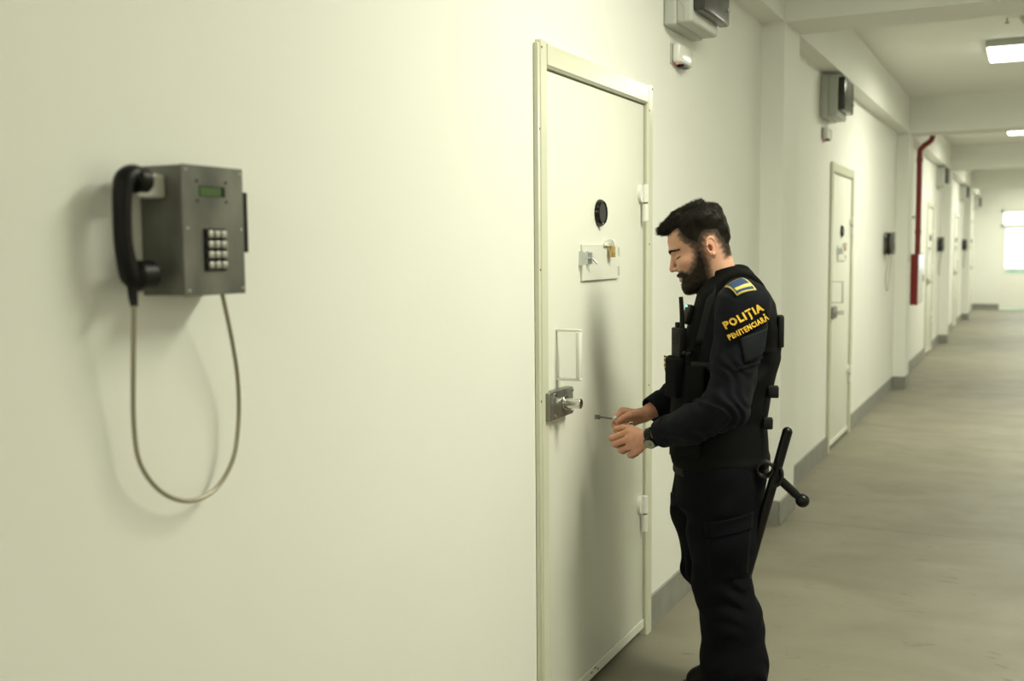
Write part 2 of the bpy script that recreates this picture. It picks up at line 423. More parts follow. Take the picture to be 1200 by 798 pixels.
sd = tag(empty('smoke_detector', (1.30, 8.46, ZC)), 'round grey smoke detector on the ceiling before the rectangular light panel', 'smoke detector')
bm = N(); cyl(bm, (0, 0, 0), (0, 0, -0.025), 0.06, 0.056, 24); obj('base', bm, M_GREYPL, sd, True)
bm = N(); cyl(bm, (0, 0, -0.025), (0, 0, -0.05), 0.048, 0.04, 24); obj('sensing_head', bm, M_GREYPL, sd, True)
bm = N(); cyl(bm, (-0.14, 0, 0), (-0.14, 0, -0.03), 0.006, 0.006, 10); box(bm, -0.155, -0.125, -0.012, 0.012, -0.04, -0.028); 
tag(obj('ceiling_hook', bm, M_GREYPL, None), 'tiny grey hook on the ceiling beside the smoke detector', 'hook').location = (1.30, 8.46, ZC)

# ------------------------------------------------------------------ cell doors
def make_door(n, y0, label, detail):
    D = tag(empty('door_%d' % n, (0, y0, 0)), label, 'door', kind='structure')
    FW = 0.055; FH = 0.074; P = 0.018
    fr = N()
    for a, b in ((0, FW), (DW - FW, DW)):
        s = 0 if a == 0 else 1
        prism(fr, [(-0.09, a if not s else a + 0.012), (P - 0.008, a), (P, a + 0.006), (P, b - 0.006), (P - 0.008, b), (-0.09, b - 0.012 * (1 - s))], 'z', 0, DH)
    prism(fr, [(-0.09, DH), (P - 0.008, DH), (P, DH - 0.006), (P, DH - FH + 0.006), (P - 0.008, DH - FH), (-0.09, DH - FH)], 'y', FW, DW - FW)
    box(fr, -0.045, -0.03, FW, FW + 0.012, 0, DH - FH); box(fr, -0.045, -0.03, DW - FW - 0.012, DW - FW, 0, DH - FH)
    frame = obj('door_frame', fr, M_FRAME, D, True)
    a, b = FW + 0.004, DW - FW - 0.006
    bm = N(); box(bm, -0.055, 0.0, a, b, 0.028, DH - FH - 0.006, 0.003, 2); leaf = obj('door_leaf', bm, M_DOOR, D, True)
    bm = N(); box(bm, 0.0005, 0.006, a + 0.002, b - 0.002, 0.03, 0.068, 0.002, 1); obj('bottom_lip', bm, M_DOOR, leaf)
    # slim cover strip on the latch side of the frame
    bm = N(); box(bm, 0.0, 0.018, -0.014, -0.001, 0, DH - 0.01, 0.003, 1); obj('cover_strip', bm, M_FRAME, frame, True)
    # viewing port
    vy, vz = 0.535, 1.69
    bm = N(); cyl(bm, (0, vy, vz), (0.014, vy, vz), 0.049, 0.045, 40, 0.003); port = obj('viewing_port', bm, M_BLACKG, D, True)
    bm = N(); tube(bm, [(0.014, vy + 0.039 * math.cos(t), vz + 0.039 * math.sin(t)) for t in np.linspace(0, 2 * math.pi, 32, endpoint=False)], 0.0035, 8, 0, True); obj('port_ring', bm, M_BLACKG, port, True)
    bm = N(); box(bm, 0.0, 0.008, vy - 0.006, vy + 0.006, vz - 0.058, vz - 0.047, 0.002, 1); obj('port_tab', bm, M_HARD, port)
    # food hatch
    hy0, hy1, hz0, hz1 = 0.36, 0.705, 1.454, 1.580
    bm = N(); box(bm, 0.0008, 0.009, hy0, hy1, hz0, hz1, 0.002, 1); hatch = obj('hatch', bm, M_DOOR, D)
    for zz in (hz0 + 0.012, hz1 - 0.045):
        bm = N(); box(bm, 0.0, 0.013, hy1 + 0.002, hy1 + 0.018, zz, zz + 0.034, 0.002, 1); cyl(bm, (0.012, hy1 + 0.003, zz), (0.012, hy1 + 0.003, zz + 0.034), 0.004, n=10); obj('hatch_hinge', bm, M_DOOR, hatch)
    bm = N()
    for yy in (hy0 - 0.016, hy0 + 0.030):
        box(bm, 0.009 if yy > hy0 else 0, 0.014, yy, yy + 0.010, 1.508, 1.556); box(bm, 0.012, 0.03, yy + 0.001, yy + 0.008, 1.512, 1.552)
    box(bm, 0.009, 0.0125, hy0 + 0.004, hy0 + 0.06, 1.514, 1.55); cyl(bm, (0.022, hy0 - 0.02, 1.532), (0.022, hy0 + 0.066, 1.532), 0.0045, n=12)
    cyl(bm, (0.022, hy0 + 0.05, 1.532), (0.042, hy0 + 0.05, 1.512), 0.004, n=10)
    obj('slide_bolt', bm, M_GALV, hatch, True)
    bm = N(); sy = 0.585
    box(bm, 0.009, 0.018, sy - 0.035, sy + 0.03, 1.572, 1.584, 0.002, 1); box(bm, 0.0, 0.03, sy - 0.004, sy + 0.004, 1.585, 1.592); tube(bm, [(0.012, sy, 1.575), (0.03, sy, 1.58), (0.036, sy, 1.59), (0.025, sy, 1.597), (0.01, sy, 1.593)], 0.003, 8, 3)
    obj('hasp', bm, M_HARD, hatch, True)
    # pull handle
    bm = N(); gy = 0.153
    for zz in (1.143, 1.302): box(bm, 0.0, 0.088, gy - 0.006, gy + 0.008, zz - 0.004, zz + 0.004, 0.0015, 1)
    obj('handle_bracket', bm, M_HARD, D, True)
    bm = N(); box(bm, 0.072, 0.086, gy - 0.012, gy + 0.014, 1.147, 1.298, 0.003, 2); obj('pull_handle', bm, M_HARD, D, True)
    # lock
    bm = N(); box(bm, 0.0, 0.03, 0.062, 0.222, 1.022, 1.112, 0.0025, 2); lock = obj('lock_case', bm, M_STEEL2, D, True)
    bm = N(); box(bm, 0.018, 0.032, 0.026, 0.060, 1.022, 1.112, 0.002, 1); obj('strike_plate', bm, M_STEEL2, lock)
    bm = N(); cyl(bm, (0.03, 0.150, 1.066), (0.036, 0.150, 1.066), 0.026, n=24, bev=0.002); cyl(bm, (0.036, 0.150, 1.066), (0.088, 0.150, 1.066), 0.0165, n=24, bev=0.002); obj('lock_cylinder', bm, M_CHROME, lock, True)
    for yy in (0.074, 0.210):
        for zz in (1.033, 1.101):
            bm = N(); cyl(bm, (0.03, yy, zz), (0.034, yy, zz), 0.005, n=12); obj('rivet', bm, M_CHROME, lock)
    # hinges
    hyb = DW - FW - 0.038
    for zc in (1.74, 0.51):
        bm = N(); cyl(bm, (0.019, hyb, zc + 0.002), (0.019, hyb, zc + 0.072), 0.0125, n=20, bev=0.002); cyl(bm, (0.019, hyb, zc - 0.072), (0.019, hyb, zc - 0.004), 0.0125, n=20, bev=0.002)
        h = obj('hinge', bm, M_HARD, D, True)
        bm = N(); poly = [(hyb, zc + 0.07)] + [(hyb - 0.012 - 0.03 * math.sin(t), zc + 0.036 + 0.034 * math.cos(t)) for t in np.linspace(0, math.pi, 14)] + [(hyb, zc + 0.002)]
        prism(bm, poly, 'x', 0.0, 0.012); obj('hinge_leaf', bm, M_HARD, h, True)
        bm = N(); cyl(bm, (0.019, hyb, zc - 0.005), (0.019, hyb, zc + 0.003), 0.009, n=14); obj('hinge_washer', bm, M_RUST, h)
    if detail:
        for yy, zz, xx in ((0.012, 2.178, P), (DW - 0.012, 2.186, P), (DW / 2, DH - FH + 0.002, -0.01), (DW - FW + 0.012, 1.58, P), (DW - FW + 0.012, 1.02, P), (DW - FW + 0.010, 2.10, P), (-0.007, 1.50, 0.018), (-0.007, 1.93, 0.018), (-0.007, 1.09, 0.018)):
            bm = N(); ball(bm, (xx, yy, zz), 0.004, 0.6, 1, 1, 10); obj('rusty_screw', bm, M_RUST, frame)
        for yy, zz in ((0.44, 0.052), (0.475, 0.058), (0.30, 0.05), (0.50, 0.045)):
            bm = N(); ball(bm, (0.0058, yy, zz), 0.006, 0.12, 1.8, 0.6, 10); obj('paint_chip', bm, M_RUST, leaf)
    return D
make_door(1, DOORS[0], 'cream steel cell door the guard is standing at', True)
make_door(2, DOORS[1], 'cream steel cell door next to the tall pillar behind the guard', False)
make_door(3, DOORS[2], 'narrow-looking glossy cell door beyond the red pipe', False)
make_door(4, DOORS[3], 'distant glossy cell door after the third wall phone', False)
make_door(5, DOORS[4], 'far cell door nearest the exit door', False)

def padlock(y, z, label, big=1.0):
    t = tag(empty('padlock', (0.026, y, z)), label, 'padlock')
    bm = N(); box(bm, -0.006, 0.006, -0.0155, 0.0155, -0.040, 0.0, 0.002, 2); obj('lock_body', bm, M_BRASS, t, True)
    bm = N(); tube(bm, [(0, -0.010, -0.002), (0, -0.010, 0.010), (0, -0.006, 0.018), (0, 0, 0.021), (0, 0.006, 0.018), (0, 0.010, 0.010), (0, 0.010, -0.002)], 0.0026, 8, 3); obj('shackle', bm, M_CHROME, t, True)
padlock(DOORS[0] + 0.600, 1.573, 'small brass padlock on the hatch of the cell door by the guard')
padlock(DOORS[1] + 0.585, 1.573, 'small padlock on the hatch of the cell door behind the guard')

# ------------------------------------------------------------------ switch boxes and small sensors
def switch_box(y, label, group=None, depth=0.12):
    t = tag(empty('switch_box', (0, y, 2.467)), label, 'switch box', group)
    w, h = 0.40, 0.30
    bm = N(); box(bm, 0.0, 0.055, 0, w, 0, h, 0.012, 3); box(bm, 0.05, depth, 0.006, w - 0.006, 0.006, h - 0.006, 0.014, 3); obj('housing', bm, M_GREYPL, t, True)
    for zz in (0.045, 0.255):
        bm = N(); tube(bm, [(0.036 + 0.016 * math.cos(a), 0.0045, zz + 0.016 * math.sin(a)) for a in np.linspace(0, 2 * math.pi, 24, endpoint=False)], 0.0016, 6, 0, True); obj('knockout_ring', bm, M_GREYPL, t)
    bm = N(); tube(bm, [(0.06, 0.0045, 0.3), (0.06, 0.0045, 0.105), (0.088, 0.0045, 0.065), (0.088, 0.0045, 0.008)], 0.0018, 6, 0); obj('seam', bm, M_GREYPL, t)
    bm = N(); box(bm, depth - 0.004, depth + 0.045, 0.02, w + 0.02, 0.052, h - 0.02, 0.012, 3); c = obj('smoked_cover', bm, M_SMOKE, t, True)
    bm = N(); ball(bm, (depth + 0.047, w - 0.005, 0.12), 0.010, 0.8, 1, 1, 14); obj('latch_knob', bm, M_GREYPL, c, True)
    return t
SB = 'grey switch boxes along the wall'
switch_box(4.262, 'grey switch box with smoked cover beside the cell door of the guard', SB)
switch_box(7.78, 'grey switch box with smoked cover beside the second cell door', SB)
switch_box(17.55, 'blurred grey switch box beside the cell door beyond the red pipe', SB)
switch_box(23.15, 'small far switch box beside the cell door after the third wall phone', SB)
switch_box(28.35, 'tiny dark switch box near the end wall', SB)
def sensor(y, label):
    t = tag(empty('indicator_unit', (0, y, 2.33)), label, 'indicator unit', 'indicator units under the switch boxes')
    bm = N(); box(bm, 0.0, 0.006, -0.004, 0.20, 0.0, 0.085, 0.002, 1); obj('back_plate', bm, M_GREYPL, t, True)
    bm = N(); box(bm, 0.006, 0.042, 0.0, 0.195, 0.004, 0.082, 0.012, 3); obj('cover', bm, M_WHITEPL, t, True)
    bm = N(); ball(bm, (0.020, 0.03, 0.003), 0.004, 1, 1, 1, 12); obj('red_light', bm, M_LEDR, t)
    bm = N(); box(bm, 0.012, 0.04, 0.06, 0.14, -0.006, 0.004); obj('socket', bm, M_BLACK, t)
sensor(4.36, 'small white box with a red light under the switch box by the guard')
sensor(7.86, 'small white box under the switch box by the second cell door')

# ------------------------------------------------------------------ wall phones
def make_phone():
    t = empty('wall_phone')
    D_, W_, H_ = 0.095, 0.154, 0.222          # the origin is the lower corner of the box on the handset side
    bm = N(); box(bm, 0, D_ - 0.003, 0, W_, 0, H_, 0.002, 2); obj('housing', bm, M_STEEL, t, True)
    bm = N(); box(bm, D_ - 0.003, D_, -0.001, W_ + 0.001, -0.001, H_ + 0.001, 0.001, 1); fp = obj('front_plate', bm, M_STEEL, t, True)
    for yy, zz in ((0.010, 0.214), (0.146, 0.214), (0.010, 0.115), (0.146, 0.115), (0.010, 0.009), (0.146, 0.009)):
        bm = N(); cyl(bm, (D_, yy, zz), (D_ + 0.0018, yy, zz), 0.0028, 0.0022, 12); obj('screw', bm, M_CHROME, fp, True)
    for yy, zz in ((0.036, 0.196), (0.109, 0.196), (0.036, 0.162), (0.109, 0.162)):
        bm = N(); cyl(bm, (D_, yy, zz), (D_ + 0.001, yy, zz), 0.0026, n=12); obj('dark_screw', bm, M_BLACK, fp, True)
    bm = N(); box(bm, D_, D_ + 0.0008, 0.042, 0.106, 0.170, 0.188)
    disp = obj('display_window', bm, M_BLACK, t)
    bm = N(); box(bm, D_ + 0.0008, D_ + 0.0014, 0.0425, 0.096, 0.1705, 0.186); obj('display', bm, M_LCD, disp)
    # keypad
    ky, kz = 0.052, 0.044
    bm = N(); box(bm, D_, D_ + 0.003, ky - 0.003, ky + 0.051, kz - 0.003, kz + 0.071, 0.001, 1); kp = obj('keypad', bm, M_BLACK, t)
    key_me = None
    for i in range(3):
        for j in range(4):
            if key_me is None:
                bm = N(); box(bm, 0.003, 0.0095, -0.0064, 0.0064, -0.0062, 0.0062, 0.002, 2)
                k = obj('key', bm, M_KEY, kp, True); key_me = k.data
            else:
                k = bpy.data.objects.new('key', key_me); COL.objects.link(k); k.parent = kp
            k.location = (D_, ky + 0.008 + i * 0.0165, kz + 0.0075 + j * 0.0178)
    bm = N(); box(bm, 0.028, D_ - 0.002, W_, W_ + 0.016, 0.073, 0.182, 0.002, 1); obj('card_slot', bm, M_BLACK, t)
    # cradle
    bm = N(); box(bm, 0.016, 0.060, -0.062, 0.0, 0.166, 0.206, 0.005, 2); obj('cradle', bm, M_CRADLE, t, True)
    # handset: a rounded C seen from the side
    hx = 0.052
    line = [(-0.050, 0.200), (-0.068, 0.202), (-0.084, 0.192), (-0.090, 0.168), (-0.092, 0.135), (-0.092, 0.095), (-0.087, 0.062), (-0.078, 0.036), (-0.062, 0.026)]
    rads = [0.0160, 0.0170, 0.0175, 0.0160, 0.0152, 0.0152, 0.0160, 0.0178, 0.0165]
    def handset_sdf(P):
        tt = np.linspace(0, len(line) - 1, 40); i0 = np.clip(tt.astype(int), 0, len(line) - 2); fr = (tt - i0)[:, None]
        L_ = np.array(line); g_ = np.gradient(L_, axis=0)
        c_ = (2 * fr**3 - 3 * fr**2 + 1) * L_[i0] + (fr**3 - 2 * fr**2 + fr) * g_[i0] + (-2 * fr**3 + 3 * fr**2) * L_[i0 + 1] + (fr**3 - fr**2) * g_[i0 + 1]
        r_s = np.interp(tt, range(len(rads)), rads)
        d = None
        for k in range(39):
            e = rcone(P, (hx, *c_[k]), (hx, *c_[k + 1]), r_s[k], r_s[k + 1]); d = e if d is None else np.minimum(d, e)
        return d
    hs = sdf_obj('handset', handset_sdf, (0.02, -0.125, -0.01), (0.09, -0.02, 0.24), 0.0026, M_BLACK, t)
    def cup(c, r, L):
        def f(P):
            rr = np.sqrt((P[0] - c[0]) ** 2 + (P[2] - c[2]) ** 2) - r + 0.008
            l = np.abs(P[1] - c[1]) - L + 0.008
            return np.sqrt(np.maximum(rr, 0) ** 2 + np.maximum(l, 0) ** 2) + np.minimum(np.maximum(rr, l), 0) - 0.008
        return f
    sdf_obj('mouthpiece', cup((hx, -0.052, 0.036), 0.0255, 0.022), (0.02, -0.08, 0.0), (0.085, -0.02, 0.07), 0.0026, M_BLACK, hs)
    sdf_obj('earpiece', cup((hx, -0.052, 0.194), 0.0225, 0.016), (0.02, -0.08, 0.165), (0.085, -0.03, 0.225), 0.0026, M_BLACK, hs)
    bm = N(); tube(bm, [(hx, -0.077, 0.028), (0.056, -0.079, 0.0), (0.060, -0.081, -0.014)], 0.007, 12, 3, radii=[0.0095, 0.006]); obj('strain_relief', bm, M_BLACK, hs, True)
    ox, oy, oz = 0.0, 1.386, 1.488
    cp = [(0.06, 1.304, 1.477), (0.052, 1.308, 1.416), (0.044, 1.312, 1.358), (0.032, 1.321, 1.27), (0.032, 1.333, 1.202), (0.032, 1.38, 1.145), (0.032, 1.446, 1.115), (0.032, 1.514, 1.123), (0.032, 1.563, 1.167), (0.032, 1.582, 1.23), (0.037, 1.58, 1.312), (0.049, 1.553, 1.396), (0.06, 1.515, 1.495)]
    bm = N(); tube(bm, [(c - ox, a - oy, b - oz) for c, a, b in cp], 0.0042, 10, 5); obj('armoured_cord', bm, M_ARMOUR, t, True)
    return t
ph = make_phone(); ph.location = (0, 1.386, 1.488)
tag(ph, 'steel wall phone with black handset and hanging loop cord on the bare wall', 'phone', 'steel wall phones')
for y, lab in ((11.45, 'wall phone with loop cord between the second cell door and the red pipe'), (17.98, 'blurred wall phone on the wall just before the third pillar'), (24.25, 'distant wall phone between the far cell doors')):
    c = copy_tree(ph); c.location = (0, y, 1.488); c['label'] = lab

# ------------------------------------------------------------------ fire hose cabinet and riser
fc = tag(empty('hose_cabinet', (0, 12.93, 0.90)), 'red fire hose cabinet under the red pipe', 'cabinet')
bm = N(); box(bm, 0, 0.195, 0, 0.62, 0, 0.58, 0.004, 1); obj('cabinet_body', bm, M_RED, fc)
bm = N(); box(bm, 0.195, 0.203, 0.006, 0.614, 0.006, 0.574, 0.002, 1); dr = obj('cabinet_door', bm, M_WHITEPL, fc)
bm = N(); box(bm, 0.203, 0.214, 0.54, 0.57, 0.25, 0.33, 0.002, 1); obj('door_latch', bm, M_GALV, dr)
rp = tag(empty('fire_pipe', (0.165, 12.99, 1.48)), 'red painted fire pipe rising beside the pillar to the ceiling', 'pipe')
bm = N(); tube(bm, [(0.015, 0, 0), (0.015, 0, 0.6), (0.015, 0, 1.10), (0.02, 0.0, 1.17), (0.06, 0.01, 1.22), (0.125, 0.02, 1.27), (0.145, 0.02, 1.33), (0.145, 0.02, 1.5), (0.145, 0.02, 1.682)], 0.030, 16, 4); obj('pipe_run', bm, M_RED, rp, True)
for zz, xx in ((0.25, 0.015), (1.06, 0.015), (1.38, 0.145)):
    bm = N(); cyl(bm, (xx, 0.0 if xx < 0.1 else 0.02, zz - 0.02), (xx, 0.0 if xx < 0.1 else 0.02, zz + 0.02), 0.036, n=20, bev=0.003); obj('pipe_collar', bm, M_RED, rp, True)
bm = N(); box(bm, -0.165, 0.015, -0.012, 0.012, 0.40, 0.43); obj('pipe_bracket', bm, M_GALV, rp)
bm = N(); box(bm, 0, 0.01, 0, 0.09, 0, 0.11, 0.002, 1)
tag(obj('wall_switch', bm, M_WHITEPL), 'small white switch plate on the pillar beside the red pipe', 'switch').location = (PD, 12.55, 1.40)
#PERSON#
# ------------------------------------------------------------------ the guard
# local frame: +X where he faces, +Y his left, +Z up; metres
M_SKIN = mat('skin', (0.5, 0.3, 0.2), 0.48, spec=0.35, vcol='tone', bump=0.06, bscale=500)
MATS['skin'].node_tree.nodes['Principled BSDF'].inputs['Subsurface Weight'].default_value = 0.06
MATS['skin'].node_tree.nodes['Principled BSDF'].inputs['Subsurface Radius'].default_value = (0.01, 0.004, 0.002)
M_HAIR = mat('hair', (0.010, 0.0075, 0.005), 0.6, spec=0.15)
M_BEARD = mat('beard_hair', (0.016, 0.0105, 0.0065), 0.6, spec=0.25)
M_NAVY = mat('navy_cloth', (0.0058, 0.0068, 0.0098), 0.85, spec=0.10, bump=0.15, bscale=420, sheen=0.02)
M_PANT = mat('trouser_cloth', (0.0042, 0.0046, 0.0066), 0.88, spec=0.07, bump=0.15, bscale=420, sheen=0.01)
M_VEST = mat('vest_nylon', (0.0038, 0.0038, 0.0038), 0.8, spec=0.10, bump=0.2, bscale=300)
M_WEB = mat('nylon_webbing', (0.005, 0.005, 0.005), 0.6, spec=0.3)
M_RUB = mat('baton_rubber', (0.0045, 0.0045, 0.0045), 0.3, spec=0.25)
M_YEL = mat('yellow_thread', (0.80, 0.50, 0.045), 0.6)
M_GOLD = mat('gold_thread', (0.62, 0.52, 0.14), 0.6)
M_BLUE = mat('blue_patch', (0.018, 0.05, 0.13), 0.7, var=0.2, vscale=60)
M_POCK = mat('pocket_cloth', (0.010, 0.0115, 0.0135), 0.85, spec=0.12)
M_BOOT = mat('boot_leather', (0.004, 0.004, 0.004), 0.55, spec=0.2)
M_DIAL = mat('watch_dial', (0.30, 0.30, 0.24), 0.25, metal=0.4)

guard = tag(empty('person', (0.49, 3.48, 0), math.radians(-165.5)), 'bearded guard in black uniform and vest holding a key at the cell door', 'person')

# ---- head frame, bowed forward
TILT = math.radians(24); H0 = (0.10, 1.57); ct, st = math.cos(TILT), math.sin(TILT)
def to_head(P):
    dx, dz = P[0] - H0[0], P[2] - H0[1]
    return [dx * ct - dz * st, P[1], dx * st + dz * ct]
def from_head(a, y, b): return np.stack([H0[0] + a * ct + b * st, y, H0[1] - a * st + b * ct], -1)
SKULL = [(0.121, 0.000, -0.040, 0.012), (0.119, 0.014, -0.055, 0.026), (0.113, 0.036, -0.073, 0.044), (0.100, 0.060, -0.090, 0.059), (0.08, 0.079, -0.100, 0.0685), (0.055, 0.092, -0.105, 0.0735),
         (0.025, 0.098, -0.103, 0.0745), (0.0, 0.0925, -0.097, 0.0725), (-0.025, 0.0935, -0.088, 0.070), (-0.045, 0.0985, -0.078, 0.067), (-0.065, 0.101, -0.06, 0.0635), (-0.085, 0.101, -0.04, 0.058),
         (-0.105, 0.098, -0.012, 0.051), (-0.120, 0.091, 0.012, 0.042), (-0.130, 0.080, 0.028, 0.030), (-0.136, 0.068, 0.042, 0.014)]
EAR_R = [[math.cos(0.42), math.sin(0.42), 0], [-math.sin(0.42), math.cos(0.42), 0], [0, 0, 1]]
def rot_ear(s, lean=0.16):
    a = 0.42 * s; R1 = np.array([[math.cos(a), math.sin(a), 0], [-math.sin(a), math.cos(a), 0], [0, 0, 1]])
    R2 = np.array([[math.cos(lean), 0, math.sin(lean)], [0, 1, 0], [-math.sin(lean), 0, math.cos(lean)]])
    return R2 @ R1
def skull(H): return loft(H, SKULL, 2.35)
def face_sdf(H):
    d = skull(H)
    X, Y, Z = H; Ya = np.abs(Y); Hs = [X, Ya, Z]
    # brow ridge, cheekbones, sockets
    d = smin(d, rcone(Hs, (0.090, 0.006, 0.020), (0.074, 0.045, 0.020), 0.010, 0.008), 0.012)
    d = smin(d, ell(Hs, (0.060, 0.044, -0.030), (0.026, 0.020, 0.017)), 0.02)
    d = smax(d, -ell(Hs, (0.101, 0.036, -0.001), (0.023, 0.021, 0.0135)), 0.009)
    d = smin(d, ell(Hs, (0.0715, 0.034, -0.003), (0.0140, 0.0165, 0.0125)), 0.003)
    # nose
    d = smin(d, rcone(H, (0.0885, 0, 0.012), (0.1105, 0, -0.030), 0.0085, 0.0105), 0.006)
    d = smin(d, ell(H, (0.1125, 0, -0.0345), (0.0115, 0.0115, 0.0095)), 0.004)
    d = smin(d, ell(Hs, (0.0985, 0.0135, -0.039), (0.0125, 0.0075, 0.0085)), 0.004)
    d = smax(d, -ell(Hs, (0.106, 0.0075, -0.0475), (0.006, 0.0038, 0.004)), 0.003)
    # mouth
    d = smin(d, rcone(Hs, (0.1005, 0.0, -0.0665), (0.088, 0.024, -0.070), 0.0062, 0.0035), 0.005)
    d = smin(d, rcone(Hs, (0.1015, 0.0, -0.0785), (0.088, 0.022, -0.0755), 0.0068, 0.0035), 0.005)
    d = smax(d, -rcone(Hs, (0.110, 0.0, -0.0722), (0.092, 0.026, -0.0722), 0.0022, 0.0015), 0.003)
    d = smin(d, ell(H, (0.088, 0, -0.112), (0.016, 0.022, 0.016)), 0.014)
    # ears
    for s in (-1, 1):
        R = rot_ear(s); c = (-0.034, 0.0775 * s, -0.018)
        xr, yr, zr = [R[q][0] * (X - c[0]) + R[q][1] * (Y - c[1]) + R[q][2] * (Z - c[2]) for q in range(3)]
        yr = yr * s
        rad = np.sqrt((xr / 0.0185) ** 2 + ((zr - 0.002) / 0.0325) ** 2)
        e = ell(H, c, (0.0185, 0.0042, 0.0325), R)                                    # the shell
        rim = np.sqrt(((rad - 0.86) * 0.020) ** 2 + (yr - 0.0035) ** 2) - 0.0030      # the helix
        rim = np.where((xr > 0.004) & (zr < 0.004), rim + 0.004, rim)
        e = smin(e, rim, 0.002)
        anti = np.sqrt(((np.sqrt(((xr + 0.001) / 0.011) ** 2 + ((zr + 0.002) / 0.021) ** 2) - 0.9) * 0.012) ** 2 + (yr - 0.0015) ** 2) - 0.0022
        e = smin(e, np.where(xr > 0.003, anti + 0.004, anti), 0.002)
        e = smin(e, ell(H, (-0.0205, 0.0755 * s, -0.019), (0.0045, 0.0055, 0.008)), 0.003)      # tragus
        e = smin(e, ell(H, (-0.0290, 0.0755 * s, -0.048), (0.0075, 0.0045, 0.0085)), 0.003)     # lobe
        e = smax(e, -ell(H, (-0.0285, 0.0815 * s, -0.020), (0.0065, 0.0075, 0.011)), 0.002)
        d = smin(d, e, 0.005)
    return d
def neck_sdf(P, g=0.0): return rcone(P, (0.052, 0, 1.525), (0.012, 0, 1.37), 0.056 + g, 0.068 + g)
def head_sdf(P): return smin(face_sdf(to_head(P)), neck_sdf(P), 0.022)

def poly_dist(a, b, poly):
    """signed distance to a polygon in the side view, positive inside"""
    ins = np.zeros(a.shape, bool); dm = np.full(a.shape, 9.0)
    n = len(poly)
    for i in range(n):
        x0, y0 = poly[i]; x1, y1 = poly[(i + 1) % n]
        ex, ey = x1 - x0, y1 - y0
        t = np.clip(((a - x0) * ex + (b - y0) * ey) / (ex * ex + ey * ey), 0, 1)
        dm = np.minimum(dm, np.hypot(a - x0 - t * ex, b - y0 - t * ey))
        cond = ((y0 > b) != (y1 > b)); xi = x0 + (b - y0) / (ey if abs(ey) > 1e-9 else 1e-9) * ex
        ins ^= cond & (a < xi)
    return np.where(ins, dm, -dm)
HAIR_P = [(0.14, 0.083), (0.088, 0.080), (0.042, 0.079), (0.047, 0.050), (0.040, 0.030), (0.028, 0.014), (0.014, 0.000), (-0.004, -0.012), (-0.016, 0.006), (-0.03, 0.022), (-0.055, 0.016), (-0.062, -0.02), (-0.060, -0.070), (-0.14, -0.070), (-0.16, 0.18), (0.14, 0.18)]
BEARD_P = [(0.022, 0.006), (0.024, -0.016), (0.034, -0.034), (0.048, -0.050), (0.066, -0.062), (0.076, -0.060), (0.088, -0.0495), (0.13, -0.0490), (0.13, -0.17), (0.02, -0.15), (0.004, -0.10), (-0.004, -0.06), (-0.004, -0.01)]
def hair_amount(H): return poly_dist(H[0], H[2], HAIR_P)
def beard_amount(H):
    d = poly_dist(H[0], H[2], BEARD_P)
    # the lips stay clear
    lip = np.hypot((np.abs(H[1])) / 0.021, (H[2] + 0.0755) / 0.0085) - 1
    d = np.where((H[0] > 0.07) & (H[2] > -0.0745), d * 2.6, d)
    return np.where(H[0] > 0.07, np.minimum(d, lip * 0.030), d)
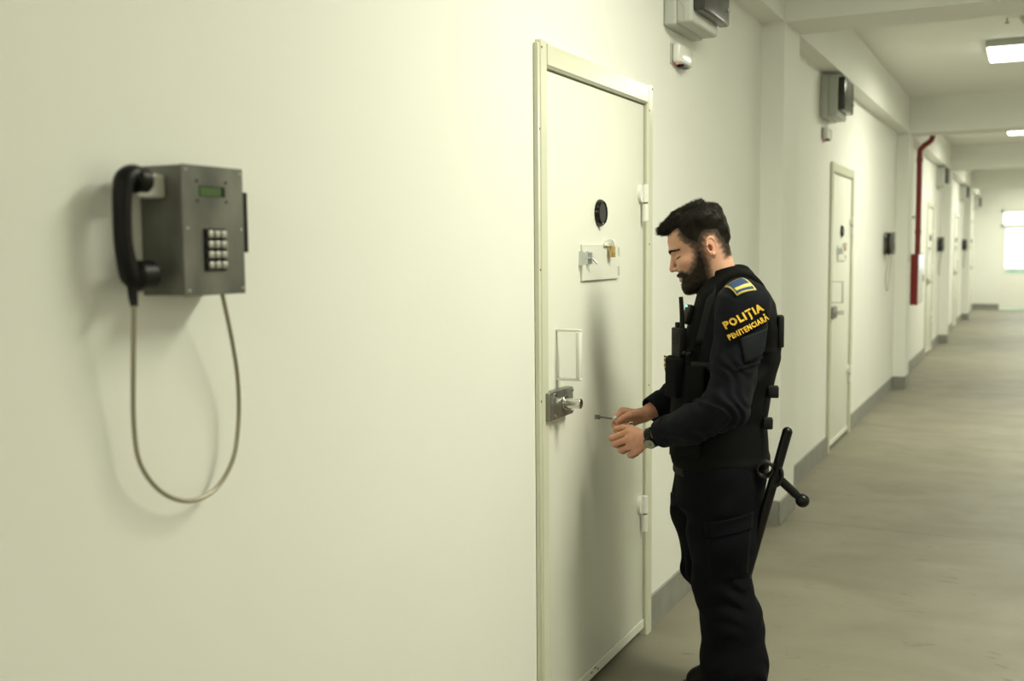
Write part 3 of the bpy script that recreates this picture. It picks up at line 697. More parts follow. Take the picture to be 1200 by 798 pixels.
def skin_tone(P):
    H = to_head(P); n = len(P[0])
    base = np.array([0.57, 0.315, 0.215]); red = np.array([0.58, 0.235, 0.165]); dark = np.array([0.022, 0.015, 0.010])
    col = np.tile(base, (n, 1)) * (1 + 0.05 * wob(P[0], P[1], P[2], 60)[:, None])
    def mixc(c, w): return col * (1 - w[:, None]) + c * w[:, None]
    inhead = (P[2] > 1.36) & (np.abs(P[1]) < 0.12)
    X, Y, Z = H; Ya = np.abs(Y)
    for (c, r, s) in (((0.11, 0, -0.036), 0.02, 0.45), ((0.065, 0.055, -0.035), 0.03, 0.30), ((-0.034, 0.08, -0.018), 0.035, 0.55)):
        q = np.sqrt((X - c[0]) ** 2 + (Ya - c[1]) ** 2 + (Z - c[2]) ** 2); col = mixc(red, s * sstep(r, 0, q) * inhead)
    lip = sstep(1.15, 0.8, np.hypot(Ya / 0.024, (Z + 0.0735) / 0.0095)) * (X > 0.08); col = mixc(np.array([0.46, 0.19, 0.15]), 0.7 * lip * inhead)
    ear = sstep(0.0, 0.003, Ya - 0.0755) * (X < -0.014) * (X > -0.066) * (Z < 0.018) * (Z > -0.055)
    fade = sstep(-0.012, 0.020, hair_amount(H) + 0.004 * wob(P[0], P[1], P[2], 300)) * (1 - ear); fade = 1 - (1 - fade) ** 2.6; col = mixc(dark, 0.97 * fade * inhead)
    bd = sstep(-0.013, 0.012, beard_amount(H) + 0.003 * wob(P[0], P[1], P[2], 300)) * (1 - ear); bd = 1 - (1 - bd) ** 1.8; col = mixc(dark, 0.90 * bd * inhead)
    # eyebrow ground colour, lash line and lid crease
    t = np.clip((Ya - 0.008) / 0.053, 0, 1); bz = 0.0165 + 0.008 * np.sin(t * 2.6) - 0.006 * t
    brow = sstep(0.0055, 0.002, np.abs(Z - bz)) * (Ya > 0.008) * (Ya < 0.060) * (X > 0.04); col = mixc(dark, 0.6 * brow * inhead)
    tl = np.clip((Ya - 0.018) / 0.038, 0, 1); lz = -0.0055 - 0.003 * np.sin(tl * 3.1)
    lash = sstep(0.0040, 0.0014, np.abs(Z - lz)) * (Ya > 0.018) * (Ya < 0.056) * (X > 0.045); col = mixc(dark, 0.9 * lash * inhead)
    cre = sstep(0.0022, 0.0008, np.abs(Z - 0.0062)) * (Ya > 0.020) * (Ya < 0.048) * (X > 0.06); col = mixc(np.array([0.25, 0.12, 0.08]), 0.6 * cre * inhead)
    hand = P[0] > 0.24; kn = wob(P[0], P[1], P[2], 170, 1.0)
    col = np.where(hand[:, None], col * np.array([1.06, 0.97, 0.95]) * (1 + 0.06 * kn[:, None]), col)
    return col

# ---- arms and hands
SL = ((-0.040, 0.195, 1.375), (0.005, 0.262, 1.075), (0.262, 0.112, 0.940))       # left shoulder, elbow, wrist
SR = ((-0.030, -0.195, 1.375), (0.070, -0.275, 1.105), (0.292, -0.110, 0.985))
FR = [0.0112, 0.0100, 0.0088, 0.0078]
HAND_L = dict(wrist=SL[2], fore=SL[1],
    f=[[(0.326, 0.066, 0.956), (0.389, 0.040, 0.928), (0.386, 0.014, 0.918), (0.366, 0.004, 0.922)],
       [(0.330, 0.076, 0.932), (0.378, 0.046, 0.909), (0.373, 0.018, 0.899), (0.352, 0.008, 0.903)],
       [(0.320, 0.081, 0.910), (0.356, 0.053, 0.889), (0.350, 0.026, 0.880), (0.331, 0.017, 0.886)],
       [(0.300, 0.082, 0.893), (0.325, 0.060, 0.874), (0.319, 0.036, 0.867), (0.303, 0.028, 0.873)]],
    t=[(0.290, 0.085, 0.952), (0.322, 0.046, 0.962), (0.352, 0.020, 0.960), (0.378, 0.006, 0.954)])
HAND_R = dict(wrist=SR[2], fore=SR[1],
    f=[[(0.368, -0.104, 0.998), (0.390, -0.074, 0.977), (0.372, -0.050, 0.962), (0.344, -0.052, 0.960)],
       [(0.377, -0.112, 0.978), (0.393, -0.080, 0.953), (0.372, -0.056, 0.942), (0.346, -0.060, 0.941)],
       [(0.372, -0.114, 0.957), (0.386, -0.084, 0.934), (0.366, -0.062, 0.924), (0.343, -0.068, 0.924)],
       [(0.360, -0.112, 0.938), (0.371, -0.086, 0.918), (0.353, -0.067, 0.910), (0.334, -0.074, 0.911)]],
    t=[(0.314, -0.086, 0.990), (0.336, -0.056, 0.992), (0.358, -0.042, 0.984), (0.376, -0.042, 0.972)])
def hand_sdf(P, h):
    w = np.array(h['wrist']); fo = np.array(h['fore']); di = (fo - w) / np.linalg.norm(fo - w)
    mc = [np.array(f[0]) for f in h['f']]
    n = np.cross(mc[3] - mc[0], mc[1] - w); n /= np.linalg.norm(n)
    d = rcone(P, w + di * 0.10, w, 0.034, 0.0265, (n, 1.25))
    for i in range(4):
        b = w + (mc[i] - w) * 0.28
        d = smin(d, rcone(P, b, mc[i], 0.0165, 0.0125), 0.014)
    for i in range(3):
        d = smin(d, rcone(P, mc[i] * 0.8 + w * 0.2, mc[i + 1] * 0.8 + w * 0.2, 0.0115, 0.0115), 0.012)
    th = h['t']
    d = smin(d, rcone(P, w + (np.array(th[0]) - w) * 0.5, th[1], 0.017, 0.0135), 0.014)
    fd = None
    for i, f in enumerate(h['f']):
        sc = [1.0, 1.03, 0.98, 0.87][i]
        e = chain(P, f, [r * sc for r in FR])
        fd = e if fd is None else smin(fd, e, 0.0016)
    fd = smin(fd, chain(P, th[1:], [0.0122, 0.0108, 0.0088]), 0.0012)
    return smin(d, fd, 0.006)
def core_sdf(P):
    d = neck_sdf(P)
    d = smin(d, rcone(P, (-0.01, 0, 1.33), (0.03, 0, 0.95), 0.10, 0.095), 0.05)
    for s_, A in ((1, SL), (-1, SR)):
        d = smin(d, rcone(P, (-0.02, 0.06 * s_, 1.40), A[0], 0.05, 0.05), 0.03)
        d = smin(d, rcone(P, A[0], A[1], 0.048, 0.038), 0.02)
        a = np.array(A[1]); b = np.array(A[2]); d = smin(d, rcone(P, A[1], a + (b - a) * 0.75, 0.038, 0.030), 0.02)
    d = smin(d, rcone(P, (0.02, 0.08, 0.90), (0.015, 0.10, 0.48), 0.085, 0.055), 0.03); d = smin(d, rcone(P, (0.015, 0.10, 0.48), (-0.02, 0.10, 0.12), 0.055, 0.04), 0.02)
    d = smin(d, rcone(P, (0.03, -0.08, 0.90), (0.05, -0.10, 0.47), 0.085, 0.055), 0.03); d = smin(d, rcone(P, (0.05, -0.10, 0.47), (-0.01, -0.10, 0.12), 0.055, 0.04), 0.02)
    return d
vs, fs, n0 = [], [], 0
for fn, lo, hi, h in ((head_sdf, (-0.07, -0.11, 1.38), (0.26, 0.11, 1.70), 0.0022),
                      (lambda P: hand_sdf(P, HAND_L), (0.17, -0.02, 0.84), (0.41, 0.18, 1.03), 0.0018),
                      (lambda P: hand_sdf(P, HAND_R), (0.21, -0.20, 0.89), (0.41, -0.02, 1.07), 0.0018),
                      (core_sdf, (-0.16, -0.35, 0.06), (0.30, 0.35, 1.46), 0.012)):
    v, q = nets(fn, lo, hi, h); vs.append(v); fs.append(q + n0); n0 += len(v)
V = np.concatenate(vs); body = np_mesh('body', V, np.concatenate(fs), M_SKIN, guard, color=skin_tone([V[:, 0], V[:, 1], V[:, 2]]))

# ---- hair, beard, eyebrows: a thin mass with strands growing from it
rng = np.random.default_rng(7)
def grad(f, P, e=0.0015):
    g = []
    for i in range(3):
        a = [p.copy() for p in P]; b = [p.copy() for p in P]; a[i] = a[i] + e; b[i] = b[i] - e; g.append(f(a) - f(b))
    g = np.stack(g, 1); return g / (np.linalg.norm(g, axis=1, keepdims=True) + 1e-9)
def strands(roots, dirs, length, width, bend):
    """three-sided tapering hairs"""
    n = len(roots); up = np.array([0.3, 0.5, 0.8]); s = np.cross(dirs, up); s /= np.linalg.norm(s, axis=1, keepdims=True); t = np.cross(dirs, s)
    L = length[:, None]; w = width
    P0 = [roots + w * (s * math.cos(a) + t * math.sin(a)) for a in (0, 2.1, 4.2)]
    mid = roots + dirs * L * 0.55 + bend * L * 0.18
    P1 = [mid + 0.7 * w * (s * math.cos(a) + t * math.sin(a)) for a in (0, 2.1, 4.2)]
    tip = roots + dirs * L * 0.95 + bend * L * 0.6
    V = np.stack(P0 + P1 + [tip], 1).reshape(-1, 3)
    T = np.array([(0, 1, 4), (0, 4, 3), (1, 2, 5), (1, 5, 4), (2, 0, 3), (2, 3, 5), (3, 4, 6), (4, 5, 6), (5, 3, 6)])
    F = (np.arange(n)[:, None, None] * 7 + T[None]).reshape(-1, 3)
    return V, F
def hair_sdf(P):
    H = to_head(P); a = hair_amount(H)
    X, Y, Z = H
    t = 0.0105 * sstep(0.016, 0.055, a) + 0.0125 * sstep(0.045, 0.10, Z) * sstep(-0.002, 0.02, a) * (1 - 0.75 * sstep(-0.045, -0.09, X)) + 0.0024 * sstep(0.004, 0.022, a) - 0.0022
    st_ = 0.0014 * np.sin(Y * 620 + 3 * np.sin(X * 70)) * sstep(0.05, 0.09, Z) + 0.0022 * wob(X, Y, Z, 150)
    d = skull(H) - t - st_ * sstep(0.004, 0.05, a)
    # the quiff combed forward and out over the forehead
    q = rcone([X, np.abs(Y), Z], (0.030, 0.020, 0.108), (0.084, 0.016, 0.099), 0.026, 0.017)
    q = smin(q, rcone([X, np.abs(Y), Z], (0.050, 0.03, 0.098), (0.088, 0.024, 0.096), 0.022, 0.014), 0.012)
    q = q + 0.0022 * np.sin(Y * 480 + 4 * np.sin(X * 50)) + 0.002 * wob(X, Y, Z, 170)
    d = smin(d, np.maximum(q, 0.0775 - Z - 0.08 * (X - 0.09)), 0.012)
    d = np.where(a < -0.012, np.maximum(d, 0.004), d)
    return d
hv, hq = nets(hair_sdf, (-0.06, -0.10, 1.48), (0.27, 0.10, 1.74), 0.0022)
def pick(v, n, keep):
    i = rng.choice(np.flatnonzero(keep), n); return v[i]
Hh = to_head([hv[:, 0], hv[:, 1], hv[:, 2]]); keep = (Hh[2] > 0.03)
R = pick(hv, 5200, keep); nrm = grad(hair_sdf, [R[:, 0], R[:, 1], R[:, 2]])
Hr = to_head([R[:, 0], R[:, 1], R[:, 2]])
fw = np.tile(np.array([ct, 0, -st]), (len(R), 1)); upv = np.tile(np.array([st, 0, ct]), (len(R), 1))
front = sstep(-0.05, 0.03, Hr[0])[:, None] * sstep(0.06, 0.095, Hr[2])[:, None]
dr_ = nrm * 0.75 + fw * (1.6 * front) + (-upv * 0.9 - fw * 0.3) * (1 - front) * sstep(0.10, 0.04, Hr[2])[:, None] + rng.normal(0, 0.30, R.shape)
cow = np.exp(-((Hr[0] + 0.095) ** 2 + (Hr[2] - 0.108) ** 2) / 0.00035)[:, None] * (np.abs(R[:, 1:2]) < 0.04)
dr_ = dr_ + (upv * 1.2 + fw * 0.5) * cow * 1.3
dr_ /= np.linalg.norm(dr_, axis=1, keepdims=True)
ln = (0.004 + 0.010 * sstep(0.05, 0.10, Hr[2])) * rng.uniform(0.6, 1.3, len(R)) * (1 + 0.5 * cow[:, 0]) * (1 - 0.35 * sstep(-0.05, -0.09, Hr[0]))
sv, sf = strands(R - nrm * 0.0015, dr_, ln, 0.00055, fw * 0.3 * front - nrm * 0.25)
# clipped stubble through the fade, growing from the scalp
hd_ = vs[0]; Hd = to_head([hd_[:, 0], hd_[:, 1], hd_[:, 2]]); am = hair_amount(Hd); earm = (np.abs(Hd[1]) > 0.0745) & (Hd[0] < -0.014) & (Hd[0] > -0.066) & (Hd[2] < 0.016)
kp_ = (am > -0.006) & (am < 0.03) & ~earm & (rng.uniform(0, 1, len(am)) < sstep(-0.008, 0.022, am)) & (Hd[2] > -0.08)
R2 = pick(hd_, 3400, kp_); n2_ = grad(head_sdf, [R2[:, 0], R2[:, 1], R2[:, 2]])
d2 = n2_ * 0.55 + np.array([-0.35, 0, -0.7]) + rng.normal(0, 0.22, R2.shape); d2 /= np.linalg.norm(d2, axis=1, keepdims=True)
sv2, sf2 = strands(R2 - n2_ * 0.0006, d2, rng.uniform(0.0025, 0.0055, len(R2)), 0.00042, n2_ * -0.2)
sf = np.concatenate([sf, sf2 + len(sv)]); sv = np.concatenate([sv, sv2])
hq3 = np.concatenate([hq[:, [0, 1, 2]], hq[:, [0, 2, 3]]])
hair = np_mesh('hair', np.concatenate([hv, sv]), np.concatenate([hq3, sf + len(hv)]), M_HAIR, guard)
hair['label'] = 'short black hair combed forward over the forehead'

def beard_sdf(P):
    H = to_head(P); a = beard_amount(H); X, Y, Z = H
    thick = 0.0022 + 0.0055 * sstep(-0.065, -0.118, Z) + 0.003 * sstep(0.07, 0.095, X) * sstep(-0.075, -0.055, Z)
    t = thick * sstep(0.006, 0.024, a) - 0.003 * sstep(0.012, 0.0, a) - 0.0004
    d = smin(face_sdf(H), neck_sdf(P), 0.012) - t - 0.0012 * wob(X, Y, Z, 260) * sstep(0.002, 0.014, a)
    return np.where((a < -0.01) | (np.abs(Y) > 0.0725) & (X < -0.01), np.maximum(d, 0.004), d)
bv, bq = nets(beard_sdf, (0.06, -0.085, 1.37), (0.24, 0.085, 1.58), 0.0022)
Hb = to_head([bv[:, 0], bv[:, 1], bv[:, 2]]); am = beard_amount(Hb)
R = pick(bv, 4200, am > 0.001); nrm = grad(beard_sdf, [R[:, 0], R[:, 1], R[:, 2]])
dr_ = nrm * 0.6 + np.array([-st * 0.3, 0, -0.9]) + rng.normal(0, 0.28, R.shape); dr_ /= np.linalg.norm(dr_, axis=1, keepdims=True)
sv, sf = strands(R - nrm * 0.001, dr_, rng.uniform(0.003, 0.0075, len(R)), 0.00045, nrm * -0.2)
bq3 = np.concatenate([bq[:, [0, 1, 2]], bq[:, [0, 2, 3]]])
np_mesh('beard', np.concatenate([bv, sv]), np.concatenate([bq3, sf + len(bv)]), M_BEARD, guard)['label'] = 'full short dark beard and moustache'

for s in (1, -1):
    t = rng.uniform(0, 1, 460); ya = 0.008 + 0.053 * t; bz = 0.0165 + 0.008 * np.sin(t * 2.6) - 0.006 * t + rng.normal(0, 0.0019, 460) * (1 - 0.5 * t)
    xa = np.full(460, 0.13)
    for _ in range(30): xa = xa - 0.6 * face_sdf([xa, ya * s, bz])
    R = from_head(xa, ya * s, bz); d_ = from_head(np.full(460, -0.35), np.full(460, 0.9 * s), np.full(460, 0.25) + 0.25 * (1 - t)) - np.array([H0[0], 0, H0[1]])
    d_ = d_ + rng.normal(0, 0.15, R.shape) + np.array([0.25, 0, 0]); d_ /= np.linalg.norm(d_, axis=1, keepdims=True)
    sv, sf = strands(R, d_, rng.uniform(0.005, 0.009, 460), 0.0005, d_ * 0)
    np_mesh('eyebrow', sv, sf, M_HAIR, guard)

# ---- shirt
TORSO = [(1.475, 0.062, -0.040, 0.070), (1.45, 0.078, -0.075, 0.105), (1.42, 0.095, -0.105, 0.150), (1.38, 0.104, -0.128, 0.178), (1.30, 0.122, -0.142, 0.186), (1.20, 0.146, -0.143, 0.182), (1.10, 0.164, -0.118, 0.174), (1.00, 0.172, -0.102, 0.168), (0.90, 0.172, -0.108, 0.174), (0.80, 0.165, -0.12, 0.178)]
def sleeve(P, A, g=0.0, end=0.80):
    a, b, c = map(np.array, A); w = b + (c - b) * end
    d = rcone(P, a, b, 0.084 + g, 0.066 + g)
    md = b + (c - b) * 0.45 + np.array([0, 0, -0.008])
    d = smin(d, rcone(P, b, md, 0.066 + g, 0.062 + g), 0.02); d = smin(d, rcone(P, md, w, 0.062 + g, 0.047 + g), 0.015)
    # folds: rings bunching near the elbow, softer ones along the upper arm
    X, Y, Z = P
    t1 = (X * 0.62 - Z * 0.78); bend = np.exp(-((X - b[0] - 0.03) ** 2 + (Z - b[2]) ** 2) / 0.018)
    d = d + (0.0030 * bend + 0.0008) * np.sin((t1 + 0.05 * np.sin(Y * 21 + X * 25) + 0.02 * np.sin(Z * 55)) * 105 + 9 * Y) + 0.0036 * wob(X, Y, Z, 40) + 0.0014 * wob(Y, Z, X, 95, 1.0)
    # cut the sleeve square at the cuff
    ax = (c - b) / np.linalg.norm(c - b)
    return np.maximum(d, (X - w[0]) * ax[0] + (Y - w[1]) * ax[1] + (Z - w[2]) * ax[2] - 0.012)
def shirt_sdf(P):
    X, Y, Z = P
    d = loft(P, TORSO, 2.4)
    for s_ in (1, -1): d = smin(d, rcone(P, (-0.022, 0.075 * s_, 1.440), (-0.040, 0.182 * s_, 1.386), 0.050, 0.076), 0.03)
    d = smin(d, sleeve(P, SL), 0.018); d = smin(d, sleeve(P, SR), 0.018)
    return d + 0.0012 * wob(X, Y, Z, 55, 2.0)
shirt = sdf_obj('shirt', shirt_sdf, (-0.19, -0.37, 0.82), (0.32, 0.37, 1.49), 0.0052, M_NAVY, guard)
def collar_sdf(P):
    d = np.abs(neck_sdf(P, 0.0125)) - 0.004
    X, Y, Z = P
    top = (Z - 1.497) + 0.62 * (X + 0.03)                      # falls from nape to throat
    d = smax(d, top, 0.004)
    return np.maximum(d, 1.36 - Z)
sdf_obj('collar', collar_sdf, (-0.09, -0.10, 1.35), (0.13, 0.10, 1.52), 0.003, M_NAVY, shirt)
for A, nm in ((SL, 'cuff'), (SR, 'cuff')):
    b, c = np.array(A[1]), np.array(A[2]); ax = (c - b) / np.linalg.norm(c - b); w0 = b + (c - b) * 0.70; w1 = b + (c - b) * (0.84 if A is SL else 0.90)
    def cf(P, w0=w0, w1=w1, ax=ax):
        d = rcone(P, w0, w1, 0.0530, 0.0475)
        u = (P[0] - w0[0]) * ax[0] + (P[1] - w0[1]) * ax[1] + (P[2] - w0[2]) * ax[2]
        inner = rcone(P, w0, w1 + ax * 0.05, 0.043, 0.041)
        return smax(smax(smax(d, u - np.linalg.norm(w1 - w0), 0.003), -u, 0.003), -inner, 0.002) + 0.0012 * wob(*P, 70)
    sdf_obj(nm, cf, tuple(np.minimum(w0, w1) - 0.06), tuple(np.maximum(w0, w1) + 0.06), 0.003, M_NAVY, shirt)

# ---- tactical vest
def vest_sdf(P):
    X, Y, Z = P; Ya = np.abs(Y)
    d = loft(P, TORSO, 2.4)
    for s_ in (1, -1): d = smin(d, rcone(P, (-0.022, 0.075 * s_, 1.440), (-0.040, 0.182 * s_, 1.386), 0.050, 0.076), 0.03)
    d = d - 0.016 - 0.004 * sstep(1.36, 1.30, Z)
    d = smax(d, 0.848 - Z, 0.01)
    d = smax(d, Ya - (0.148 + 0.06 * sstep(1.20, 1.08, Z)), 0.008)        # arm holes
    d = smax(d, -rcone(P, (0.02, 0, 1.52), (0.012, 0, 1.42), 0.088, 0.082), 0.006)
    d = smax(d, -rcone(P, (0.10, 0, 1.46), (0.17, 0, 1.31), 0.075, 0.028), 0.006)     # open throat
    # two raised seams: the chest yoke and the waist
    d = d - 0.003 * np.exp(-((Z - 1.235) / 0.006) ** 2) - 0.0035 * np.exp(-((Z - 0.875) / 0.012) ** 2)
    return d + 0.001 * wob(X, Y, Z, 60, 4.0)
vest = sdf_obj('vest', vest_sdf, (-0.20, -0.24, 0.83), (0.24, 0.24, 1.53), 0.0052, M_VEST, guard)
def drape(f, pts, y_start=0.45, lift=0.002, direction=(0, -1, 0), it=60):
    """slide points along a direction until they meet a surface, then lift them off it"""
    P = np.array(pts, float); d = np.array(direction, float); d /= np.linalg.norm(d)
    for _ in range(it):
        s = f([P[:, 0].astype(f4), P[:, 1].astype(f4), P[:, 2].astype(f4)]); P = P + d * np.clip(s, -0.02, 0.05)[:, None] * 0.7
    n = grad(f, [P[:, 0], P[:, 1], P[:, 2]]); return P + n * lift
def patch(name, f, corners, m, parent, lift=0.003, nu=14, nv=10, direction=(0, -1, 0), start=0.40):
    """corners in (X, Z): top-left, top-right, bottom-right, bottom-left seen from his left"""
    c = np.array(corners, float); u = np.linspace(0, 1, nu); v = np.linspace(0, 1, nv)
    g = np.array([[(1 - b) * ((1 - a) * c[0] + a * c[1]) + b * ((1 - a) * c[3] + a * c[2]) for a in u] for b in v]).reshape(-1, 2)
    d = np.array(direction, float) / np.linalg.norm(direction)
    P = np.stack([g[:, 0], np.full(len(g), 0.15), g[:, 1]], 1) - d * (start - 0.15)
    top = drape(f, P, lift=lift, direction=direction); bot = drape(f, P, lift=-0.002, direction=direction)
    V_ = np.concatenate([top, bot]); k = len(top); F = []
    idx = lambda i, j: i * nu + j
    for i in range(nv - 1):
        for j in range(nu - 1):
            F.append((idx(i, j), idx(i + 1, j), idx(i + 1, j + 1), idx(i, j + 1))); F.append((k + idx(i, j), k + idx(i, j + 1), k + idx(i + 1, j + 1), k + idx(i + 1, j)))
    rim = [idx(0, j) for j in range(nu)] + [idx(i, nu - 1) for i in range(1, nv)] + [idx(nv - 1, j) for j in range(nu - 2, -1, -1)] + [idx(i, 0) for i in range(nv - 2, 0, -1)]
    for a, b in zip(rim, rim[1:] + rim[:1]): F.append((a, b, k + b, k + a))
    return np_mesh(name, V_, np.array(F), m, parent, smooth=False)

# lettered sleeve patch
PC = [(0.020, 1.330), (-0.098, 1.398), (-0.124, 1.348), (-0.010, 1.276)]
name_patch = patch('name_patch', shirt_sdf, PC, M_VEST, shirt, 0.004)
def lettering(txt, centre, ang, width, height, m, parent, f, lift, bold=0.02, direction=(0, -1, 0), start=0.40, name='lettering'):
    cu = bpy.data.curves.new('t', 'FONT'); cu.body = txt; cu.align_x = 'CENTER'; cu.align_y = 'CENTER'; cu.offset = bold; cu.space_character = 1.2; cu.resolution_u = 2
    to = bpy.data.objects.new('t', cu); COL.objects.link(to)
    dg = bpy.context.evaluated_depsgraph_get(); me = to.evaluated_get(dg).to_mesh()
    b = bmesh.new(); b.from_mesh(me); bmesh.ops.triangulate(b, faces=b.faces)
    bmesh.ops.subdivide_edges(b, edges=[e for e in b.edges if e.calc_length() > 0.25], cuts=2); bmesh.ops.triangulate(b, faces=b.faces)
    co = np.array([v.co[:2] for v in b.verts]); F = np.array([[v.index for v in fc_.verts] for fc_ in b.faces]); b.free()
    bpy.data.objects.remove(to); bpy.data.curves.remove(cu)
    co = (co - (co.min(0) + co.max(0)) / 2) / (co.max(0) - co.min(0)); co = co * np.array([width, height])
    x = co[:, 0] * math.cos(ang) - co[:, 1] * math.sin(ang); z = co[:, 0] * math.sin(ang) + co[:, 1] * math.cos(ang)
    d = np.array(direction, float) / np.linalg.norm(direction)
    P = np.stack([centre[0] - x, np.full(len(x), 0.15), centre[1] + z], 1) - d * (start - 0.15)
    return np_mesh(name, drape(f, P, lift=lift, direction=direction), F, m, parent, smooth=False)
ANG = math.radians(29)
lettering('POLIȚIA', (-0.040, 1.352), ANG, 0.124, 0.033, M_YEL, name_patch, shirt_sdf, 0.0052, 0.050)
lettering('PENITENCIARĂ', (-0.051, 1.323), ANG, 0.128, 0.0235, M_YEL, name_patch, shirt_sdf, 0.0052, 0.042)
patch('sleeve_pocket', shirt_sdf, [(-0.028, 1.290), (-0.115, 1.318), (-0.105, 1.235), (-0.045, 1.215)], M_POCK, shirt, 0.003)
patch('sleeve_seam', shirt_sdf, [(-0.020, 1.200), (-0.100, 1.222), (-0.098, 1.214), (-0.020, 1.191)], M_NAVY, shirt, 0.004)
# epaulette slide
def shoulder_sdf(P): return np.minimum(shirt_sdf(P), vest_sdf(P))
ED = (0.0, -0.75, -0.66)
EP = [(0.016, 1.395), (-0.035, 1.440), (-0.076, 1.345), (-0.020, 1.315)]
def ins(c, k):
    m = np.mean(np.array(c), 0); return [tuple(m + (np.array(q) - m) * k) for q in c]
ep = patch('epaulette_slide', shoulder_sdf, EP, M_GOLD, shirt, 0.0045, direction=ED, start=0.42)
patch('epaulette_cloth', shoulder_sdf, ins(EP, 0.86), M_BLUE, ep, 0.0055, direction=ED, start=0.42)
e = [np.array(q) for q in ins(EP, 0.80)]
patch('epaulette_bar', shoulder_sdf, [tuple(e[0] * 0.35 + e[3] * 0.65), tuple(e[1] * 0.35 + e[2] * 0.65), tuple(e[1] * 0.12 + e[2] * 0.88), tuple(e[0] * 0.12 + e[3] * 0.88)], M_GOLD, ep, 0.0066, direction=ED, start=0.42)
# vest straps, yoke panel, buckles and pouches
patch('shoulder_strap', vest_sdf, [(0.075, 1.40), (0.045, 1.44), (0.060, 1.26), (0.110, 1.26)], M_WEB, vest, 0.004)
for x, z, hx, hz in ((-0.136, 1.105, 0.017, 0.019), (-0.121, 1.003, 0.015, 0.018)):
    bm = N(); box(bm, x - hx, x + hx, 0.10, 0.135, z - hz, z + hz, 0.005, 2); obj('side_buckle', bm, M_WEB, vest, True)
bm = N(); box(bm, -0.168, -0.150, 0.02, 0.11, 1.245, 1.345, 0.004, 2, Matrix.Translation((0, 0, 0))); obj('back_panel', bm, M_WEB, vest, True)
def on_front(ang, z, off=0.0):
    """point and outward frame on the front of the vest, ang from straight ahead to his left"""
    d = np.array([math.cos(ang), math.sin(ang), 0.0]); P = np.array([[0.0, 0.0, z]]) + d * 0.33
    for _ in range(60):
        s = vest_sdf([P[:, 0].astype(f4), P[:, 1].astype(f4), P[:, 2].astype(f4)]); P = P - d * np.clip(s, -0.02, 0.05)[:, None] * 0.7
    return Vector(P[0] + d * off), Matrix.Rotation(ang, 4, 'Z')
def front_box(name, ang, z, dx, wy, hz, m, parent, bev=0.005, off=0.0):
    c, Rm = on_front(ang, z); bm = N(); box(bm, -0.008 + off, dx + off, -wy / 2, wy / 2, -hz / 2, hz / 2, bev, 2, Matrix.Translation(c) @ Rm); return obj(name, bm, m, parent, True)
pouch = front_box('radio_pouch', 0.55, 1.145, 0.034, 0.072, 0.13, M_VEST, vest, 0.008)
fl = front_box('pouch', 1.05, 1.13, 0.014, 0.07, 0.12, M_VEST, vest, 0.008)
front_box('pouch_flap', 1.05, 1.185, 0.018, 0.074, 0.035, M_WEB, fl, 0.006)
front_box('pouch', -0.45, 1.13, 0.03, 0.08, 0.14, M_VEST, vest, 0.008)
front_box('magazine_pouch', 0.95, 0.955, 0.020, 0.09, 0.11, M_VEST, vest, 0.008)
for a in (0.72, 0.86):
    c, Rm = on_front(a, 1.225, 0.006); bm = N(); ball(bm, c, 0.009, 1, 1, 1, 14); obj('snap_stud', bm, M_BLACK, vest, True)
zp = N(); tube(zp, [on_front(0.0, z, 0.001)[0] for z in np.linspace(0.87, 1.27, 12)], 0.004, 8, 2); obj('zipper', zp, M_WEB, vest, True)
# hanging yellow badge
c, Rm = on_front(0.35, 1.185, 0.040)
bd = N(); prism(bd, [(-0.022, 0.026), (0.022, 0.026), (0.022, -0.010), (0.0, -0.034), (-0.022, -0.010)], 'x', 0, 0.004); bmesh.ops.transform(bd, matrix=Matrix.Translation(c) @ Rm, verts=bd.verts); badge = obj('badge', bd, M_BLACK, vest)
for z0, z1 in ((0.014, 0.022), (-0.002, 0.009), (-0.014, -0.007)):
    w = 0.018 if z0 > -0.01 else 0.012
    bd = N(); box(bd, 0.004, 0.0055, -w, w, z0, z1, mtx=Matrix.Translation(c) @ Rm); obj('badge_stripe', bd, M_GOLD, badge)
# shoulder microphone clipped on the vest
c, Rm = on_front(0.55, 1.345, 0.004)
mk = N(); box(mk, -0.004, 0.020, -0.017, 0.017, -0.032, 0.032, 0.004, 2, Matrix.Translation(c) @ Rm @ Matrix.Rotation(-0.35, 4, 'Y')); mic = obj('shoulder_microphone', mk, M_BLACK, vest, True)
mk = N(); ball(mk, c + Vector((0.012, 0.012, 0.031)), 0.0032, 1, 1, 1, 10); obj('green_light', mk, M_LEDG, mic)

# ---- radio (its own thing, standing in the pouch)
c, Rm = on_front(0.55, 1.255, 0.020)
rad = tag(empty('radio', guard.matrix_basis @ c, math.radians(-165.5) + 0.55), 'black handheld radio with upright antenna in the guard\'s chest pouch', 'radio')
bm = N(); box(bm, -0.014, 0.016, -0.028, 0.028, -0.075, 0.052, 0.005, 2); rb = obj('radio_body', bm, M_BLACK, rad, True)
for k in range(5):
    bm = N(); box(bm, 0.016, 0.0185, -0.018, 0.018, 0.0 + k * 0.008, 0.004 + k * 0.008); obj('speaker_rib', bm, M_WEB, rb)
bm = N(); tube(bm, [(0, 0.018, 0.05), (0.004, 0.022, 0.10), (0.010, 0.026, 0.152)], 0.007, 14, 3, radii=[0.0085, 0.0075, 0.0068]); obj('antenna', bm, M_BLACK, rad, True)
bm = N(); cyl(bm, (0, -0.014, 0.052), (0, -0.014, 0.068), 0.008, n=14, bev=0.001); obj('volume_knob', bm, M_BLACK, rad, True)

